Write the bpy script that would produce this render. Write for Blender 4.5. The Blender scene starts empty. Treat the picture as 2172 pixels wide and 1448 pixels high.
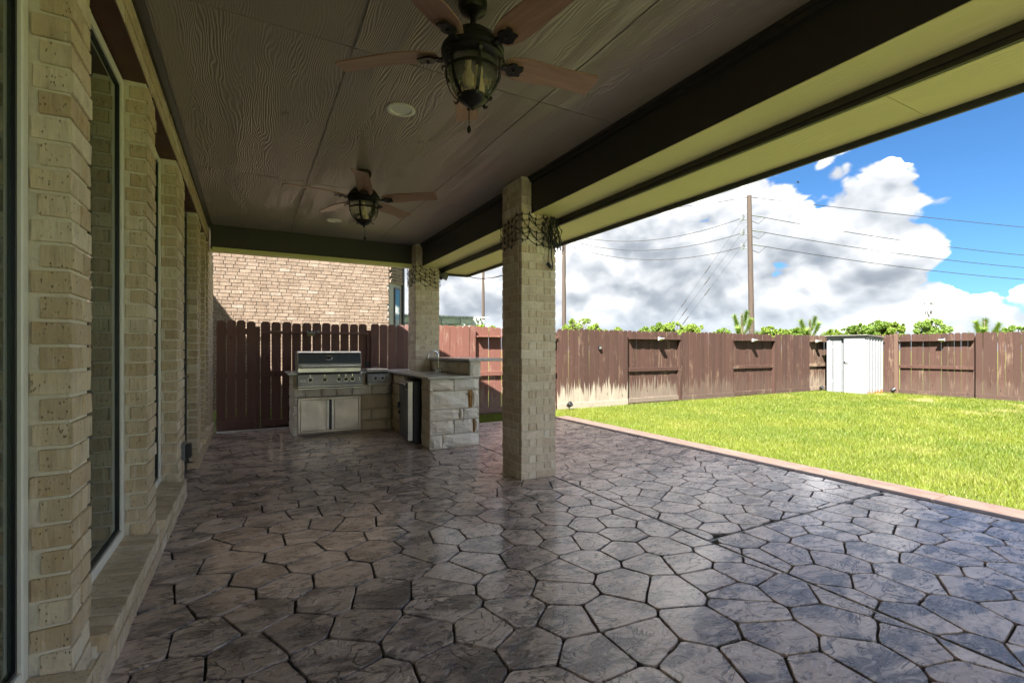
import bpy, bmesh, math, random
import numpy as np
from mathutils import Vector, Matrix, noise as mnoise
R = math.radians
sc = bpy.context.scene
col = sc.collection
random.seed(7)

# ------------------------------------------------------------------ camera
CAM_H, YAW, FPX = 1.25, math.atan(556/1020), 1020.0
cam = bpy.data.cameras.new('camera')
cam.sensor_width = 36.0; cam.lens = 36*FPX/2172; cam.shift_y = 18/2172
cam.clip_start = 0.05; cam.clip_end = 3000
camo = bpy.data.objects.new('camera', cam); col.objects.link(camo)
camo.location = (0, 0, CAM_H); camo.rotation_euler = (R(90), 0, -YAW)
sc.camera = camo
sc.cycles.max_bounces = 10; sc.cycles.diffuse_bounces = 6; sc.cycles.glossy_bounces = 4; sc.cycles.transmission_bounces = 8
_s, _c = math.sin(YAW), math.cos(YAW)
def ray(u, v):
    """photo pixel -> direction from the camera"""
    t = (u-1086)/FPX
    return Vector((_s+t*_c, _c-t*_s, (742-v)/FPX))
def onY(u, v, Y):
    r = ray(u, v); q = Y/r.y; return Vector((r.x*q, Y, CAM_H+r.z*q))
def onX(u, v, X):
    r = ray(u, v); q = X/r.x; return Vector((X, r.y*q, CAM_H+r.z*q))
def onZ(u, v, Z):
    r = ray(u, v); q = (Z-CAM_H)/r.z; return Vector((r.x*q, r.y*q, Z))
def atD(u, v, d):
    r = ray(u, v); return Vector((r.x*d, r.y*d, CAM_H+r.z*d))

# ------------------------------------------------------------------ node helper
class NT:
    def __init__(s, tree): s.t = tree; s.n = tree.nodes; s.l = tree.links
    def node(s, kind, **kw):
        nd = s.n.new(kind)
        for k, v in kw.items(): setattr(nd, k, v)
        return nd
    def put(s, sock, val):
        if val is None: return
        if hasattr(val, 'is_linked') or isinstance(val, bpy.types.NodeSocket): s.l.new(val, sock)
        else:
            try: sock.default_value = val
            except Exception: sock.default_value = tuple(val)+(1.0,) if len(val) == 3 else val
    def math(s, op, a, b=None, c=None, clamp=False):
        nd = s.node('ShaderNodeMath', operation=op, use_clamp=clamp)
        s.put(nd.inputs[0], a); s.put(nd.inputs[1], b); s.put(nd.inputs[2], c)
        return nd.outputs[0]
    def vmath(s, op, a, b=None, scale=None):
        nd = s.node('ShaderNodeVectorMath', operation=op)
        s.put(nd.inputs[0], a); s.put(nd.inputs[1], b)
        if scale is not None: s.put(nd.inputs['Scale'], scale)
        return nd.outputs['Value'] if op in ('DOT_PRODUCT', 'LENGTH', 'DISTANCE') else nd.outputs[0]
    def noise(s, vec, scale, detail=4, rough=.5, dist=0, color=False):
        nd = s.node('ShaderNodeTexNoise')
        s.put(nd.inputs['Vector'], vec)
        for k, v in (('Scale', scale), ('Detail', detail), ('Roughness', rough), ('Distortion', dist)): s.put(nd.inputs[k], v)
        return nd.outputs['Color' if color else 'Fac']
    def voro(s, vec, scale, feature='F1', detail=0, rough=.5, out='Distance', rnd=1.0):
        nd = s.node('ShaderNodeTexVoronoi', feature=feature)
        s.put(nd.inputs['Vector'], vec); s.put(nd.inputs['Scale'], scale)
        if 'Detail' in nd.inputs: s.put(nd.inputs['Detail'], detail); s.put(nd.inputs['Roughness'], rough)
        s.put(nd.inputs['Randomness'], rnd)
        return nd.outputs[out]
    def maprange(s, v, a, b, c=0.0, d=1.0, smooth=False):
        nd = s.node('ShaderNodeMapRange', interpolation_type='SMOOTHSTEP' if smooth else 'LINEAR')
        for i, x in enumerate((v, a, b, c, d)): s.put(nd.inputs[i], x)
        return nd.outputs[0]
    def mix(s, f, a, b, blend='MIX'):
        nd = s.node('ShaderNodeMix', data_type='RGBA', blend_type=blend)
        s.put(nd.inputs[0], f); s.put(nd.inputs[6], a); s.put(nd.inputs[7], b)
        return nd.outputs[2]
    def ramp(s, f, stops):
        nd = s.node('ShaderNodeValToRGB'); e = nd.color_ramp.elements
        while len(e) < len(stops): e.new(0.5)
        for el, (p, cc) in zip(e, stops): el.position = p; el.color = tuple(cc)+(1.0,)
        s.put(nd.inputs[0], f); return nd.outputs[0]
    def sep(s, vec):
        nd = s.node('ShaderNodeSeparateXYZ'); s.put(nd.inputs[0], vec); return nd.outputs
    def comb(s, x, y, z):
        nd = s.node('ShaderNodeCombineXYZ')
        for i, v in enumerate((x, y, z)): s.put(nd.inputs[i], v)
        return nd.outputs[0]

# ------------------------------------------------------------------ world: daylight sky with broken cumulus
SUN_EL, SUN_AZ = R(51), R(237)          # azimuth clockwise from +Y
SUN_DIR = Vector((math.sin(SUN_AZ)*math.cos(SUN_EL), math.cos(SUN_AZ)*math.cos(SUN_EL), math.sin(SUN_EL)))
def make_world():
    w = bpy.data.worlds.new('World'); sc.world = w; w.use_nodes = True
    N = NT(w.node_tree)
    bg = w.node_tree.nodes['Background']
    sky = N.node('ShaderNodeTexSky', sky_type='NISHITA', sun_disc=False)
    sky.sun_elevation = SUN_EL; sky.sun_rotation = SUN_AZ
    sky.air_density = 1.0; sky.dust_density = 0.3; sky.ozone_density = 2.5; sky.altitude = 0
    d = N.node('ShaderNodeTexCoord').outputs['Generated']
    z = N.sep(d)[2]
    # cloud shapes live in a squashed direction space, so that bases lie flat
    warp = N.vmath('SCALE', N.vmath('SUBTRACT', N.noise(d, 9.0, 3, .5, color=True), (.5, .5, .5)), scale=.05)
    q = N.vmath('MULTIPLY', N.vmath('ADD', d, warp), (1, 1, 1.45))
    lift = Vector((SUN_DIR.x*.4, SUN_DIR.y*.4, .95)).normalized()*.05
    def field(vec):
        a = N.noise(vec, 3.4, 8, .52)
        b = N.voro(vec, 8.5, 'F1', 2.4, .6)
        return N.math('SUBTRACT', a, N.math('MULTIPLY', b, .21))
    n1 = field(q)
    n2 = field(N.vmath('ADD', q, tuple(lift)))
    cover = .30
    def blob(u, v, deg, amp, soft=1.0):
        dv = ray(u, v).normalized()
        dot = N.vmath('DOT_PRODUCT', d, tuple(dv))
        return N.math('MULTIPLY', N.maprange(dot, math.cos(R(deg*(1+soft*.8))), math.cos(R(deg*.25)), 0, 1, True), amp)
    terms = [blob(1330, 560, 26, .13), blob(1640, 480, 12, .10), blob(1755, 450, 7.5, .15), blob(1800, 560, 6, .08), blob(1850, 360, 3.2, .13), blob(1935, 490, 4.2, .12),
             blob(2060, 600, 8, .15), blob(1850, 600, 9, .05), blob(2180, 600, 8, .08),
             blob(2200, 215, 19, -.50), blob(2020, 370, 7, -.10), blob(1480, 470, 2.2, -.10), blob(1540, 560, 8, .08), blob(2150, 400, 7, -.14), blob(1640, 660, 16, .08)]
    dens = N.math('ADD', n1, cover)
    for t in terms: dens = N.math('ADD', dens, t)
    low = N.maprange(z, .0, .16, .07, 0)
    dens = N.math('ADD', dens, low)
    alpha = N.maprange(dens, .560, .605, 0, 1, True)
    rel = N.math('SUBTRACT', n1, n2)
    thick = N.maprange(dens, .60, .92, 0, 1, True)
    lit = N.math('ADD', N.math('MULTIPLY', rel, 3.0), .74)
    lit = N.math('SUBTRACT', lit, N.math('MULTIPLY', thick, .22))
    big = N.noise(q, 2.3, 4, .5)
    lit = N.math('SUBTRACT', lit, N.maprange(big, .44, .66, 0, .34, True), clamp=True)
    ccol = N.ramp(N.math('MULTIPLY', lit, .999), [(0, (.130, .148, .172)), (.22, (.165, .182, .205)), (.42, (.235, .250, .268)), (.60, (.30, .312, .328)), (.78, (.40, .405, .412)), (.91, (.80, .785, .76)), (1, (2.6, 2.53, 2.42))])
    ccol = N.mix(1.0, ccol, (CLOUD, CLOUD, CLOUD*1.0), 'MULTIPLY')
    blue = N.mix(1.0, sky.outputs[0], SKYTINT, 'MULTIPLY')
    haze = N.maprange(z, 0, .12, .4, 0, True)
    ccol = N.mix(haze, ccol, (CLOUD*.27, CLOUD*.32, CLOUD*.37))
    out = N.mix(alpha, blue, ccol)
    below = N.maprange(z, -.02, 0, 0, 1)
    out = N.mix(below, (.12, .13, .10), out)
    N.put(bg.inputs[0], out); bg.inputs[1].default_value = 0.15
    w.cycles.sampling_method = 'MANUAL'; w.cycles.sample_map_resolution = 1024
CLOUD = 1.20
SKYTINT = (.028, .049, .068)
make_world()
sun = bpy.data.lights.new('sun', 'SUN'); sun.energy = 2.0; sun.angle = R(0.5); sun.color = (1.0, .955, .89)
suno = bpy.data.objects.new('sun', sun); col.objects.link(suno)
suno.rotation_euler = (-SUN_DIR).to_track_quat('-Z', 'Y').to_euler(); suno.location = (-10, -10, 20)
vs = sc.view_settings
vs.view_transform = 'Standard'; vs.look = 'None'; vs.exposure = 4.12; vs.gamma = 1.0; vs.use_curve_mapping = False

# ------------------------------------------------------------------ materials (all procedural)
M = {}
def new_mat(name):
    m = bpy.data.materials.new(name); m.use_nodes = True; M[name] = m
    N = NT(m.node_tree); b = m.node_tree.nodes['Principled BSDF']
    return m, N, b
def simple(name, c, rough=.5, metal=0.0, var=.12, bump=0.0, bscale=40, coat=0.0, spec=.5, aniso=None):
    m, N, b = new_mat(name)
    oc = N.node('ShaderNodeTexCoord').outputs['Object']
    if aniso: oc = N.vmath('MULTIPLY', oc, aniso)
    n = N.noise(oc, bscale*.3, 5, .6)
    cc = N.mix(N.maprange(n, .3, .7), tuple(x*(1-var) for x in c), tuple(min(1, x*(1+var)) for x in c))
    N.put(b.inputs['Base Color'], cc)
    N.put(b.inputs['Roughness'], N.maprange(n, .3, .7, rough*.85, min(1, rough*1.15)))
    b.inputs['Metallic'].default_value = metal; b.inputs['Specular IOR Level'].default_value = spec
    b.inputs['Coat Weight'].default_value = coat
    if bump:
        bp = N.node('ShaderNodeBump'); bp.inputs['Strength'].default_value = bump; bp.inputs['Distance'].default_value = .004
        N.put(bp.inputs['Height'], N.noise(oc, bscale, 6, .6)); N.put(b.inputs['Normal'], bp.outputs[0])
    return m
def jit(N):
    """object coordinates, shifted by a different amount on every object"""
    oc = N.node('ShaderNodeTexCoord').outputs['Object']
    rnd = N.node('ShaderNodeObjectInfo').outputs['Random']
    off = N.comb(N.math('MULTIPLY', rnd, 37.1), N.math('MULTIPLY', rnd, 91.7), N.math('MULTIPLY', rnd, 53.3))
    return N.vmath('ADD', oc, off), rnd, oc
def bumpy(N, b, h, strength=.5, dist=.01):
    bp = N.node('ShaderNodeBump'); bp.inputs['Strength'].default_value = strength; bp.inputs['Distance'].default_value = dist
    N.put(bp.inputs['Height'], h); N.put(b.inputs['Normal'], bp.outputs[0])

def brick_mat(name, stops, pit=.55, rough=.85, blotch=None, scale=1.0, hi=(.80, .73, .60)):
    m, N, b = new_mat(name)
    v, rnd, oc = jit(N)
    base = N.ramp(rnd, stops)
    n = N.noise(v, 22*scale, 6, .62)
    base = N.mix(N.maprange(n, .35, .68, 0, .55), base, (.62, .54, .41) if not blotch else blotch[0])
    n3 = N.noise(v, 7*scale, 3, .5)
    base = N.mix(N.maprange(n3, .45, .7, 0, .4), base, (.36, .27, .18) if not blotch else blotch[1])
    # kiln pits and drag marks
    vs_ = N.vmath('MULTIPLY', v, (1, 1, .45))
    p = N.voro(vs_, 120*scale, 'F1', 0)
    gate = N.noise(v, 30*scale, 2)
    pits = N.math('MULTIPLY', N.maprange(p, .14, .26, 1, 0), N.maprange(gate, .48, .60, 0, 1))
    drag = N.noise(N.vmath('MULTIPLY', v, (45, 45, 5)), 1.0, 4, .6)
    base = N.mix(N.maprange(drag, .56, .70, 0, .45), base, (.30, .21, .13))
    base = N.mix(N.maprange(drag, .42, .32, 0, .45), base, hi)
    base = N.mix(N.math('MULTIPLY', pits, pit), base, (.10, .07, .045))
    N.put(b.inputs['Base Color'], base)
    b.inputs['Roughness'].default_value = rough; b.inputs['Specular IOR Level'].default_value = .25
    h = N.math('SUBTRACT', N.math('ADD', N.math('MULTIPLY', n, .6), N.math('MULTIPLY', n3, .5)), N.math('MULTIPLY', pits, .8))
    h = N.math('ADD', h, N.math('MULTIPLY', drag, .7))
    bumpy(N, b, h, .9, .008)
    return m
brick_mat('brick', [(0, (.53, .375, .22)), (.3, (.62, .465, .29)), (.6, (.69, .54, .355)), (.85, (.75, .615, .43)), (1, (.81, .70, .53))], pit=.75)
brick_mat('column_brick', [(0, (.58, .44, .30)), (.3, (.67, .53, .38)), (.6, (.73, .60, .44)), (.85, (.78, .66, .51)), (1, (.83, .74, .61))],
          blotch=((.76, .68, .56), (.46, .36, .25)))
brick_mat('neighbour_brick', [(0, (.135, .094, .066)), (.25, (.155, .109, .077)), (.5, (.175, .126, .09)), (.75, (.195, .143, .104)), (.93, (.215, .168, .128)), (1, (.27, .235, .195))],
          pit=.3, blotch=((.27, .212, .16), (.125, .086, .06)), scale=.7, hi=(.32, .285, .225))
def mortar(name, c):
    m, N, b = new_mat(name)
    oc = N.node('ShaderNodeTexCoord').outputs['Object']
    n = N.noise(oc, 60, 6, .65); n2 = N.noise(oc, 3, 4, .6)
    cc = N.mix(N.maprange(n2, .3, .7), tuple(x*.82 for x in c), c)
    N.put(b.inputs['Base Color'], N.mix(N.maprange(n, .3, .7, 0, .4), cc, tuple(min(1, x*1.15) for x in c)))
    b.inputs['Roughness'].default_value = .95; b.inputs['Specular IOR Level'].default_value = .15
    bumpy(N, b, n, .8, .006)
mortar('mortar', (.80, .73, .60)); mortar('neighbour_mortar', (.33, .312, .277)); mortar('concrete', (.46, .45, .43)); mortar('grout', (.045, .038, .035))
mortar('stone_joint', (.40, .36, .29))

def flagstone():
    m, N, b = new_mat('flagstone')
    v, rnd, oc = jit(N)
    wp = N.node('ShaderNodeNewGeometry').outputs['Position']
    st = N.vmath('MULTIPLY', v, (1, 1.9, 1))
    n = N.noise(st, 3.0, 7, .62, .5)
    n2 = N.noise(st, 10, 6, .62, 1.0)
    t = N.math('MULTIPLY', N.noise(st, 2.4, 4, .52, .9), 9.0)                              # cleft ledges pressed in by the stamp mats
    fr = N.math('FRACT', t)
    step = N.math('ADD', N.math('FLOOR', t), N.maprange(fr, .0, .22, 0, 1, True))
    gate = N.maprange(N.noise(v, 3.3, 2), .44, .56, 0, 1, True)
    rid = N.math('MULTIPLY', N.math('MULTIPLY', N.maprange(fr, .0, .05, 0, 1), N.maprange(fr, .10, .20, 1, 0, True)), gate)
    base = N.ramp(rnd, [(0, (.48, .355, .29)), (.35, (.56, .425, .352)), (.7, (.63, .49, .412)), (1, (.72, .575, .495))])
    base = N.mix(N.maprange(n, .46, .60, 0, .92, True), base, (.105, .082, .080))          # antiquing stain
    base = N.mix(N.maprange(n2, .52, .66, 0, .55, True), base, (.78, .65, .57))
    base = N.mix(N.maprange(n2, .46, .36, 0, .65, True), base, (.11, .085, .082))
    base = N.mix(N.math('MULTIPLY', rid, .8), base, (.045, .036, .034))
    N.put(b.inputs['Base Color'], base)
    fine = N.noise(v, 60, 5, .7)
    N.put(b.inputs['Roughness'], N.math('ADD', N.maprange(n2, .35, .7, .19, .36), N.math('MULTIPLY', fine, .12)))
    b.inputs['Specular IOR Level'].default_value = .8; b.inputs['Coat Weight'].default_value = .6; b.inputs['Coat Roughness'].default_value = .16
    h = N.math('ADD', N.math('MULTIPLY', n, .30), N.math('MULTIPLY', n2, .55))
    h = N.math('ADD', h, N.math('MULTIPLY', step, .09))
    h = N.math('SUBTRACT', N.math('ADD', h, N.math('MULTIPLY', fine, .11)), N.math('MULTIPLY', rid, .12))
    bumpy(N, b, h, 1.0, .042)
flagstone()
def border():
    m, N, b = new_mat('border_stone')
    v, rnd, oc = jit(N)
    n = N.noise(N.vmath('MULTIPLY', v, (1, .5, 1)), 8, 6, .6); n2 = N.noise(v, 30, 5, .6)
    base = N.mix(N.maprange(n, .35, .65), (.092, .060, .046), (.135, .096, .076))
    base = N.mix(N.maprange(n2, .5, .75, 0, .5), base, (.11, .075, .065))
    N.put(b.inputs['Base Color'], base); b.inputs['Roughness'].default_value = .55
    bumpy(N, b, N.math('ADD', n, N.math('MULTIPLY', n2, .4)), .6, .012)
border()

def embossed(name, c1, c2, rough=(.30, .44), strength=.35, freq=1.0, spec=.6):
    """fibre-cement board with a pressed cedar grain that runs along Y"""
    m, N, b = new_mat(name)
    v, rnd, oc = jit(N)
    x, y, z = N.sep(v)
    a = N.noise(N.comb(N.math('MULTIPLY', x, 4.2), N.math('MULTIPLY', y, .9), rnd), 1.0, 3, .5, .3)
    f = N.math('ADD', N.math('MULTIPLY', a, 95*freq), N.math('MULTIPLY', x, 330*freq))
    g = N.math('SINE', f)
    gate = N.maprange(N.noise(N.comb(N.math('MULTIPLY', x, 5.5), N.math('MULTIPLY', y, .5), 3.0), 1.0, 3, .5), .40, .60, .12, 1, True)
    h = N.math('MULTIPLY', g, gate)
    fine = N.noise(N.vmath('MULTIPLY', v, (160, 8, 1)), 1.0, 3, .6)
    h = N.math('ADD', h, N.math('MULTIPLY', fine, .35))
    dirt = N.noise(oc, 1.6, 5, .6)
    N.put(b.inputs['Base Color'], N.mix(N.maprange(dirt, .3, .7), c1, c2))
    N.put(b.inputs['Roughness'], N.maprange(dirt, .3, .7, rough[0], rough[1]))
    b.inputs['Specular IOR Level'].default_value = spec
    bumpy(N, b, h, strength, .004)
embossed('ceiling_paint', (.30, .252, .228), (.38, .322, .292), rough=(.26, .40), strength=.42, freq=1.25, spec=.8)
embossed('lawn_glow_paint', (.74, .71, .31), (.80, .77, .36), rough=(.45, .6), strength=.3, freq=.8, spec=.4)  # lime tint and lightness paint the lawn's bounce light onto the undersides
simple('dark_trim', (.042, .035, .031), .42, var=.15, bump=.15, bscale=60)
simple('lintel_paint', (.095, .034, .026), .55, bump=.1)
simple('vinyl_frame', (.80, .765, .67), .45, var=.04)
simple('fascia_paint', (.040, .040, .045), .45)
simple('shingle', (.06, .055, .05), .9, bump=.6, bscale=30)

def glass_pane():
    m, N, b = new_mat('window_glass')
    b.inputs['Base Color'].default_value = (.030, .042, .033, 1); b.inputs['Roughness'].default_value = .015
    b.inputs['IOR'].default_value = 2.1; b.inputs['Specular IOR Level'].default_value = .5
    b.inputs['Specular Tint'].default_value = (.82, .95, .86, 1)
glass_pane()
def lantern_glass():
    m, N, b = new_mat('lantern_glass')
    oc = N.node('ShaderNodeTexCoord').outputs['Object']
    b.inputs['Base Color'].default_value = (.95, .92, .82, 1); b.inputs['Roughness'].default_value = .06
    b.inputs['Transmission Weight'].default_value = .93; b.inputs['IOR'].default_value = 1.3
    bumpy(N, b, N.noise(N.vmath('MULTIPLY', oc, (1, 1, .45)), 28, 2, .5), .35, .02)
lantern_glass()
simple('bronze', (.016, .014, .012), .36, metal=.35, var=.3, bump=.25, bscale=90)
def blade_wood():
    m, N, b = new_mat('blade_wood')
    oc = N.node('ShaderNodeTexCoord').outputs['Object']
    n = N.noise(N.vmath('MULTIPLY', oc, (3, 40, 40)), 1.0, 5, .6, .6)
    N.put(b.inputs['Base Color'], N.mix(N.maprange(n, .3, .7), (.24, .125, .085), (.38, .225, .165)))
    b.inputs['Roughness'].default_value = .34; b.inputs['Specular IOR Level'].default_value = .6
    bumpy(N, b, n, .08, .004)
blade_wood()
simple('light_trim', (.85, .83, .74), .45, var=.03); simple('light_lens', (.80, .80, .74), .3, var=.03)
simple('bulb', (.75, .60, .42), .3)

def limestone(name, c1, c2, c3, smooth=False):
    m, N, b = new_mat(name)
    v, rnd, oc = jit(N)
    n = N.noise(v, 5, 6, .6); n2 = N.noise(v, 26, 6, .65, .4)
    base = N.mix(N.maprange(rnd, 0, 1), c1, c2)
    base = N.mix(N.maprange(n, .46, .70, 0, .65), base, c3)
    base = N.mix(N.maprange(n2, .58, .72, 0, .35), base, tuple(x*.55 for x in c3))
    N.put(b.inputs['Base Color'], base); b.inputs['Roughness'].default_value = .85; b.inputs['Specular IOR Level'].default_value = .2
    bumpy(N, b, N.math('ADD', n, n2), .5 if smooth else .9, .012)
limestone('limestone', (.81, .745, .63), (.86, .81, .72), (.76, .63, .46))
limestone('limestone_buff', (.58, .48, .33), (.66, .57, .41), (.50, .37, .22), True)
simple('ochre_stone', (.42, .21, .055), .8, bump=.6, bscale=25)
def granite():
    m, N, b = new_mat('countertop_stone')
    oc = N.node('ShaderNodeTexCoord').outputs['Object']
    n = N.noise(oc, 7, 8, .7); n2 = N.voro(oc, 120, 'F1')
    base = N.mix(N.maprange(n, .35, .68), (.56, .54, .50), (.44, .43, .42))
    base = N.mix(N.maprange(n2, .0, .25, .5, 0), base, (.22, .20, .19))
    N.put(b.inputs['Base Color'], base); b.inputs['Roughness'].default_value = .22
granite()
def brushed(name, c, rough, axis=(2, 90, 90), metal=1.0):
    m, N, b = new_mat(name)
    oc = N.node('ShaderNodeTexCoord').outputs['Object']
    n = N.noise(N.vmath('MULTIPLY', oc, axis), 3.0, 5, .6); sm = N.noise(oc, 5, 5, .65)
    N.put(b.inputs['Base Color'], N.mix(N.maprange(sm, .35, .7, 0, .5), c, tuple(x*.72 for x in c)))
    N.put(b.inputs['Roughness'], N.math('ADD', N.maprange(n, .3, .7, rough*.8, rough*1.2), N.maprange(sm, .4, .7, 0, .12)))
    b.inputs['Metallic'].default_value = metal
    bumpy(N, b, n, .06, .002)
brushed('stainless', (.60, .56, .50), .30); brushed('door_steel', (.68, .60, .48), .42, (90, 90, 2), .75); brushed('hood_steel', (.17, .20, .25), .32)
brushed('panel_steel', (.20, .195, .185), .30); brushed('fridge_steel', (.22, .22, .23), .40, (90, 90, 2), .9); brushed('chrome', (.72, .72, .72), .10)
simple('black_plastic', (.012, .012, .013), .38, var=.2); simple('knob_black', (.02, .02, .02), .3)
simple('emblem_white', (.78, .78, .78), .4, var=.02)

def fence_wood(name, c, cdark, raw, amount):
    """stained cedar: streaks of worn stain, knots, a bleached foot where obj['wear'] asks for it"""
    m, N, b = new_mat(name)
    v, rnd, oc = jit(N)
    at = N.node('ShaderNodeAttribute', attribute_type='OBJECT', attribute_name='wear').outputs['Fac']
    st = N.vmath('MULTIPLY', v, (18, 18, .9))
    n = N.noise(st, 1.0, 6, .62, .5)
    n2 = N.noise(N.vmath('MULTIPLY', v, (60, 60, 2.2)), 1.0, 5, .65)
    blot = N.noise(v, 2.3, 4, .6)
    base = N.mix(N.maprange(rnd, 0, 1), c, cdark)
    base = N.mix(N.maprange(n, .38, .62, 0, .5), base, cdark)
    wornmask = N.math('ADD', n2, N.math('MULTIPLY', N.math('SUBTRACT', blot, .5), .9))
    own = N.math('MULTIPLY', N.math('SUBTRACT', N.math('FRACT', N.math('MULTIPLY', rnd, 7.7)), .5), .16)
    wornmask = N.math('ADD', wornmask, own)
    worn = N.maprange(wornmask, .60-amount, .76-amount, 0, .75, True)
    base = N.mix(worn, base, raw)
    zz = N.sep(oc)[2]
    foot = N.math('ADD', N.maprange(zz, .05, .85, 1, 0), N.math('MULTIPLY', N.math('SUBTRACT', n, .5), 1.6))
    foot = N.math('ADD', foot, N.math('MULTIPLY', N.math('SUBTRACT', n2, .5), .9))
    foot = N.math('MULTIPLY', N.maprange(foot, .42, .62, 0, 1, True), at, clamp=True)
    base = N.mix(foot, base, (.30, .265, .205))
    mud = N.math('MULTIPLY', N.maprange(N.noise(v, 22, 4, .6), .56, .64, 0, .8), N.math('MULTIPLY', N.maprange(zz, .0, .3, 1, 0), at), clamp=True)
    base = N.mix(mud, base, (.12, .085, .06))
    kn = N.voro(N.vmath('MULTIPLY', v, (7, 7, 2.3)), 1.0, 'F1')
    base = N.mix(N.maprange(kn, .05, .11, .8, 0, True), base, tuple(x*.4 for x in cdark))
    N.put(b.inputs['Base Color'], base); b.inputs['Roughness'].default_value = .78; b.inputs['Specular IOR Level'].default_value = .25
    bumpy(N, b, N.math('ADD', n, n2), .5, .008)
fence_wood('fence_wood', (.062, .031, .0225), (.040, .021, .0155), (.135, .094, .064), -.01)
fence_wood('red_fence_wood', (.15, .063, .046), (.12, .051, .038), (.24, .17, .125), -.02)
fence_wood('gate_wood', (.19, .105, .090), (.145, .080, .070), (.27, .18, .14), -.10)
fence_wood('post_wood', (.10, .06, .042), (.06, .036, .026), (.22, .165, .11), .06)
simple('pole_wood', (.045, .030, .022), .85, var=.35, bump=.6, bscale=50, aniso=(1, 1, .08))

def shed_metal():
    m, N, b = new_mat('shed_metal')
    oc = N.node('ShaderNodeTexCoord').outputs['Object']
    zz = N.sep(oc)[2]
    n = N.noise(oc, 9, 6, .65); n2 = N.noise(oc, 2, 4, .6)
    base = N.mix(N.maprange(n2, .3, .7), (.17, .181, .19), (.20, .208, .213))
    at = N.node('ShaderNodeAttribute', attribute_type='OBJECT', attribute_name='wear').outputs['Fac']
    ru = N.math('MULTIPLY', N.maprange(N.math('ADD', zz, N.math('MULTIPLY', N.math('SUBTRACT', n, .5), .5)), .05, .14, 1, 0, True), at)
    base = N.mix(ru, base, (.20, .09, .03))
    N.put(b.inputs['Base Color'], base); b.inputs['Roughness'].default_value = .45
shed_metal()
simple('shed_door_paint', (.24, .245, .245), .4, var=.02); simple('shed_roof_metal', (.20, .19, .18), .5, metal=.4)
simple('solar_panel', (.012, .018, .045), .15, var=.1); simple('solar_case', (.26, .26, .24), .4)
simple('lens_amber', (.55, .52, .22), .25)
simple('wire_black', (.010, .010, .010), .5); simple('wire_grey', (.02, .02, .022), .7)
simple('insulator', (.13, .14, .145), .4); simple('mast_steel', (.20, .205, .21), .5, metal=.3); simple('antenna_white', (.35, .35, .35), .5)
simple('feather', (.012, .011, .011), .8)
simple('teal_siding', (.42, .53, .51), .7); simple('pergola_paint', (.36, .40, .36), .7, var=.2)
simple('bark', (.10, .072, .05), .95, bump=.8, bscale=20)
def leaf(name, c1, c2, trans=.35):
    m, N, b = new_mat(name)
    v = N.node('ShaderNodeNewGeometry')
    n = N.noise(v.outputs['Position'], 1.3, 3, .6); rp = v.outputs['Random Per Island']
    base = N.mix(N.math('ADD', N.math('MULTIPLY', n, .7), N.math('MULTIPLY', rp, .4), clamp=True), c1, c2)
    N.put(b.inputs['Base Color'], base); b.inputs['Roughness'].default_value = .6; b.inputs['Specular IOR Level'].default_value = .3
    tr = N.node('ShaderNodeBsdfTranslucent'); N.put(tr.inputs[0], N.mix(1.0, base, (1.2, 1.25, .6), 'MULTIPLY'))
    mx = N.node('ShaderNodeMixShader'); mx.inputs[0].default_value = trans
    N.l.new(b.outputs[0], mx.inputs[1]); N.l.new(tr.outputs[0], mx.inputs[2])
    N.l.new(mx.outputs[0], m.node_tree.nodes['Material Output'].inputs[0])
leaf('leaf_light', (.10, .16, .022), (.22, .29, .05), .4); leaf('leaf_mid', (.075, .135, .022), (.165, .24, .042), .4); leaf('needle', (.085, .15, .026), (.20, .28, .055), .3)
def lawn(name, blades):
    m, N, b = new_mat(name)
    g = N.node('ShaderNodeNewGeometry'); p = g.outputs['Position']
    n = N.noise(p, .55, 4, .6); n2 = N.noise(p, 3.0, 4, .6)
    rp = g.outputs['Random Per Island'] if blades else N.noise(p, 60, 4, .7)
    base = N.mix(N.maprange(n, .35, .65), (.084, .126, .009), (.144, .168, .013))
    base = N.mix(N.maprange(n2, .5, .75, 0, .6), base, (.20, .235, .03))
    base = N.mix(N.maprange(rp, .80, 1.0, 0, .7), base, (.34, .33, .12))
    base = N.mix(N.maprange(rp, .0, .35, .6, 0), base, (.075, .135, .012))
    dry = N.math('MULTIPLY', N.maprange(N.noise(p, 1.1, 5, .65), .57, .68, 0, .65, True), N.maprange(N.sep(p)[0], 11, 15, .15, 1))
    base = N.mix(dry, base, (.46, .38, .20))
    if not blades: base = N.mix(.35, base, (.10, .11, .03))
    N.put(b.inputs['Base Color'], base); b.inputs['Roughness'].default_value = .55; b.inputs['Specular IOR Level'].default_value = .3
    if blades:
        tr = N.node('ShaderNodeBsdfTranslucent'); N.put(tr.inputs[0], base)
        mx = N.node('ShaderNodeMixShader'); mx.inputs[0].default_value = .35
        N.l.new(b.outputs[0], mx.inputs[1]); N.l.new(tr.outputs[0], mx.inputs[2])
        N.l.new(mx.outputs[0], m.node_tree.nodes['Material Output'].inputs[0])
    else: bumpy(N, b, N.noise(p, 90, 4, .7), 1.0, .03)
lawn('grass_blade', True); lawn('lawn_soil', False)

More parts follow.
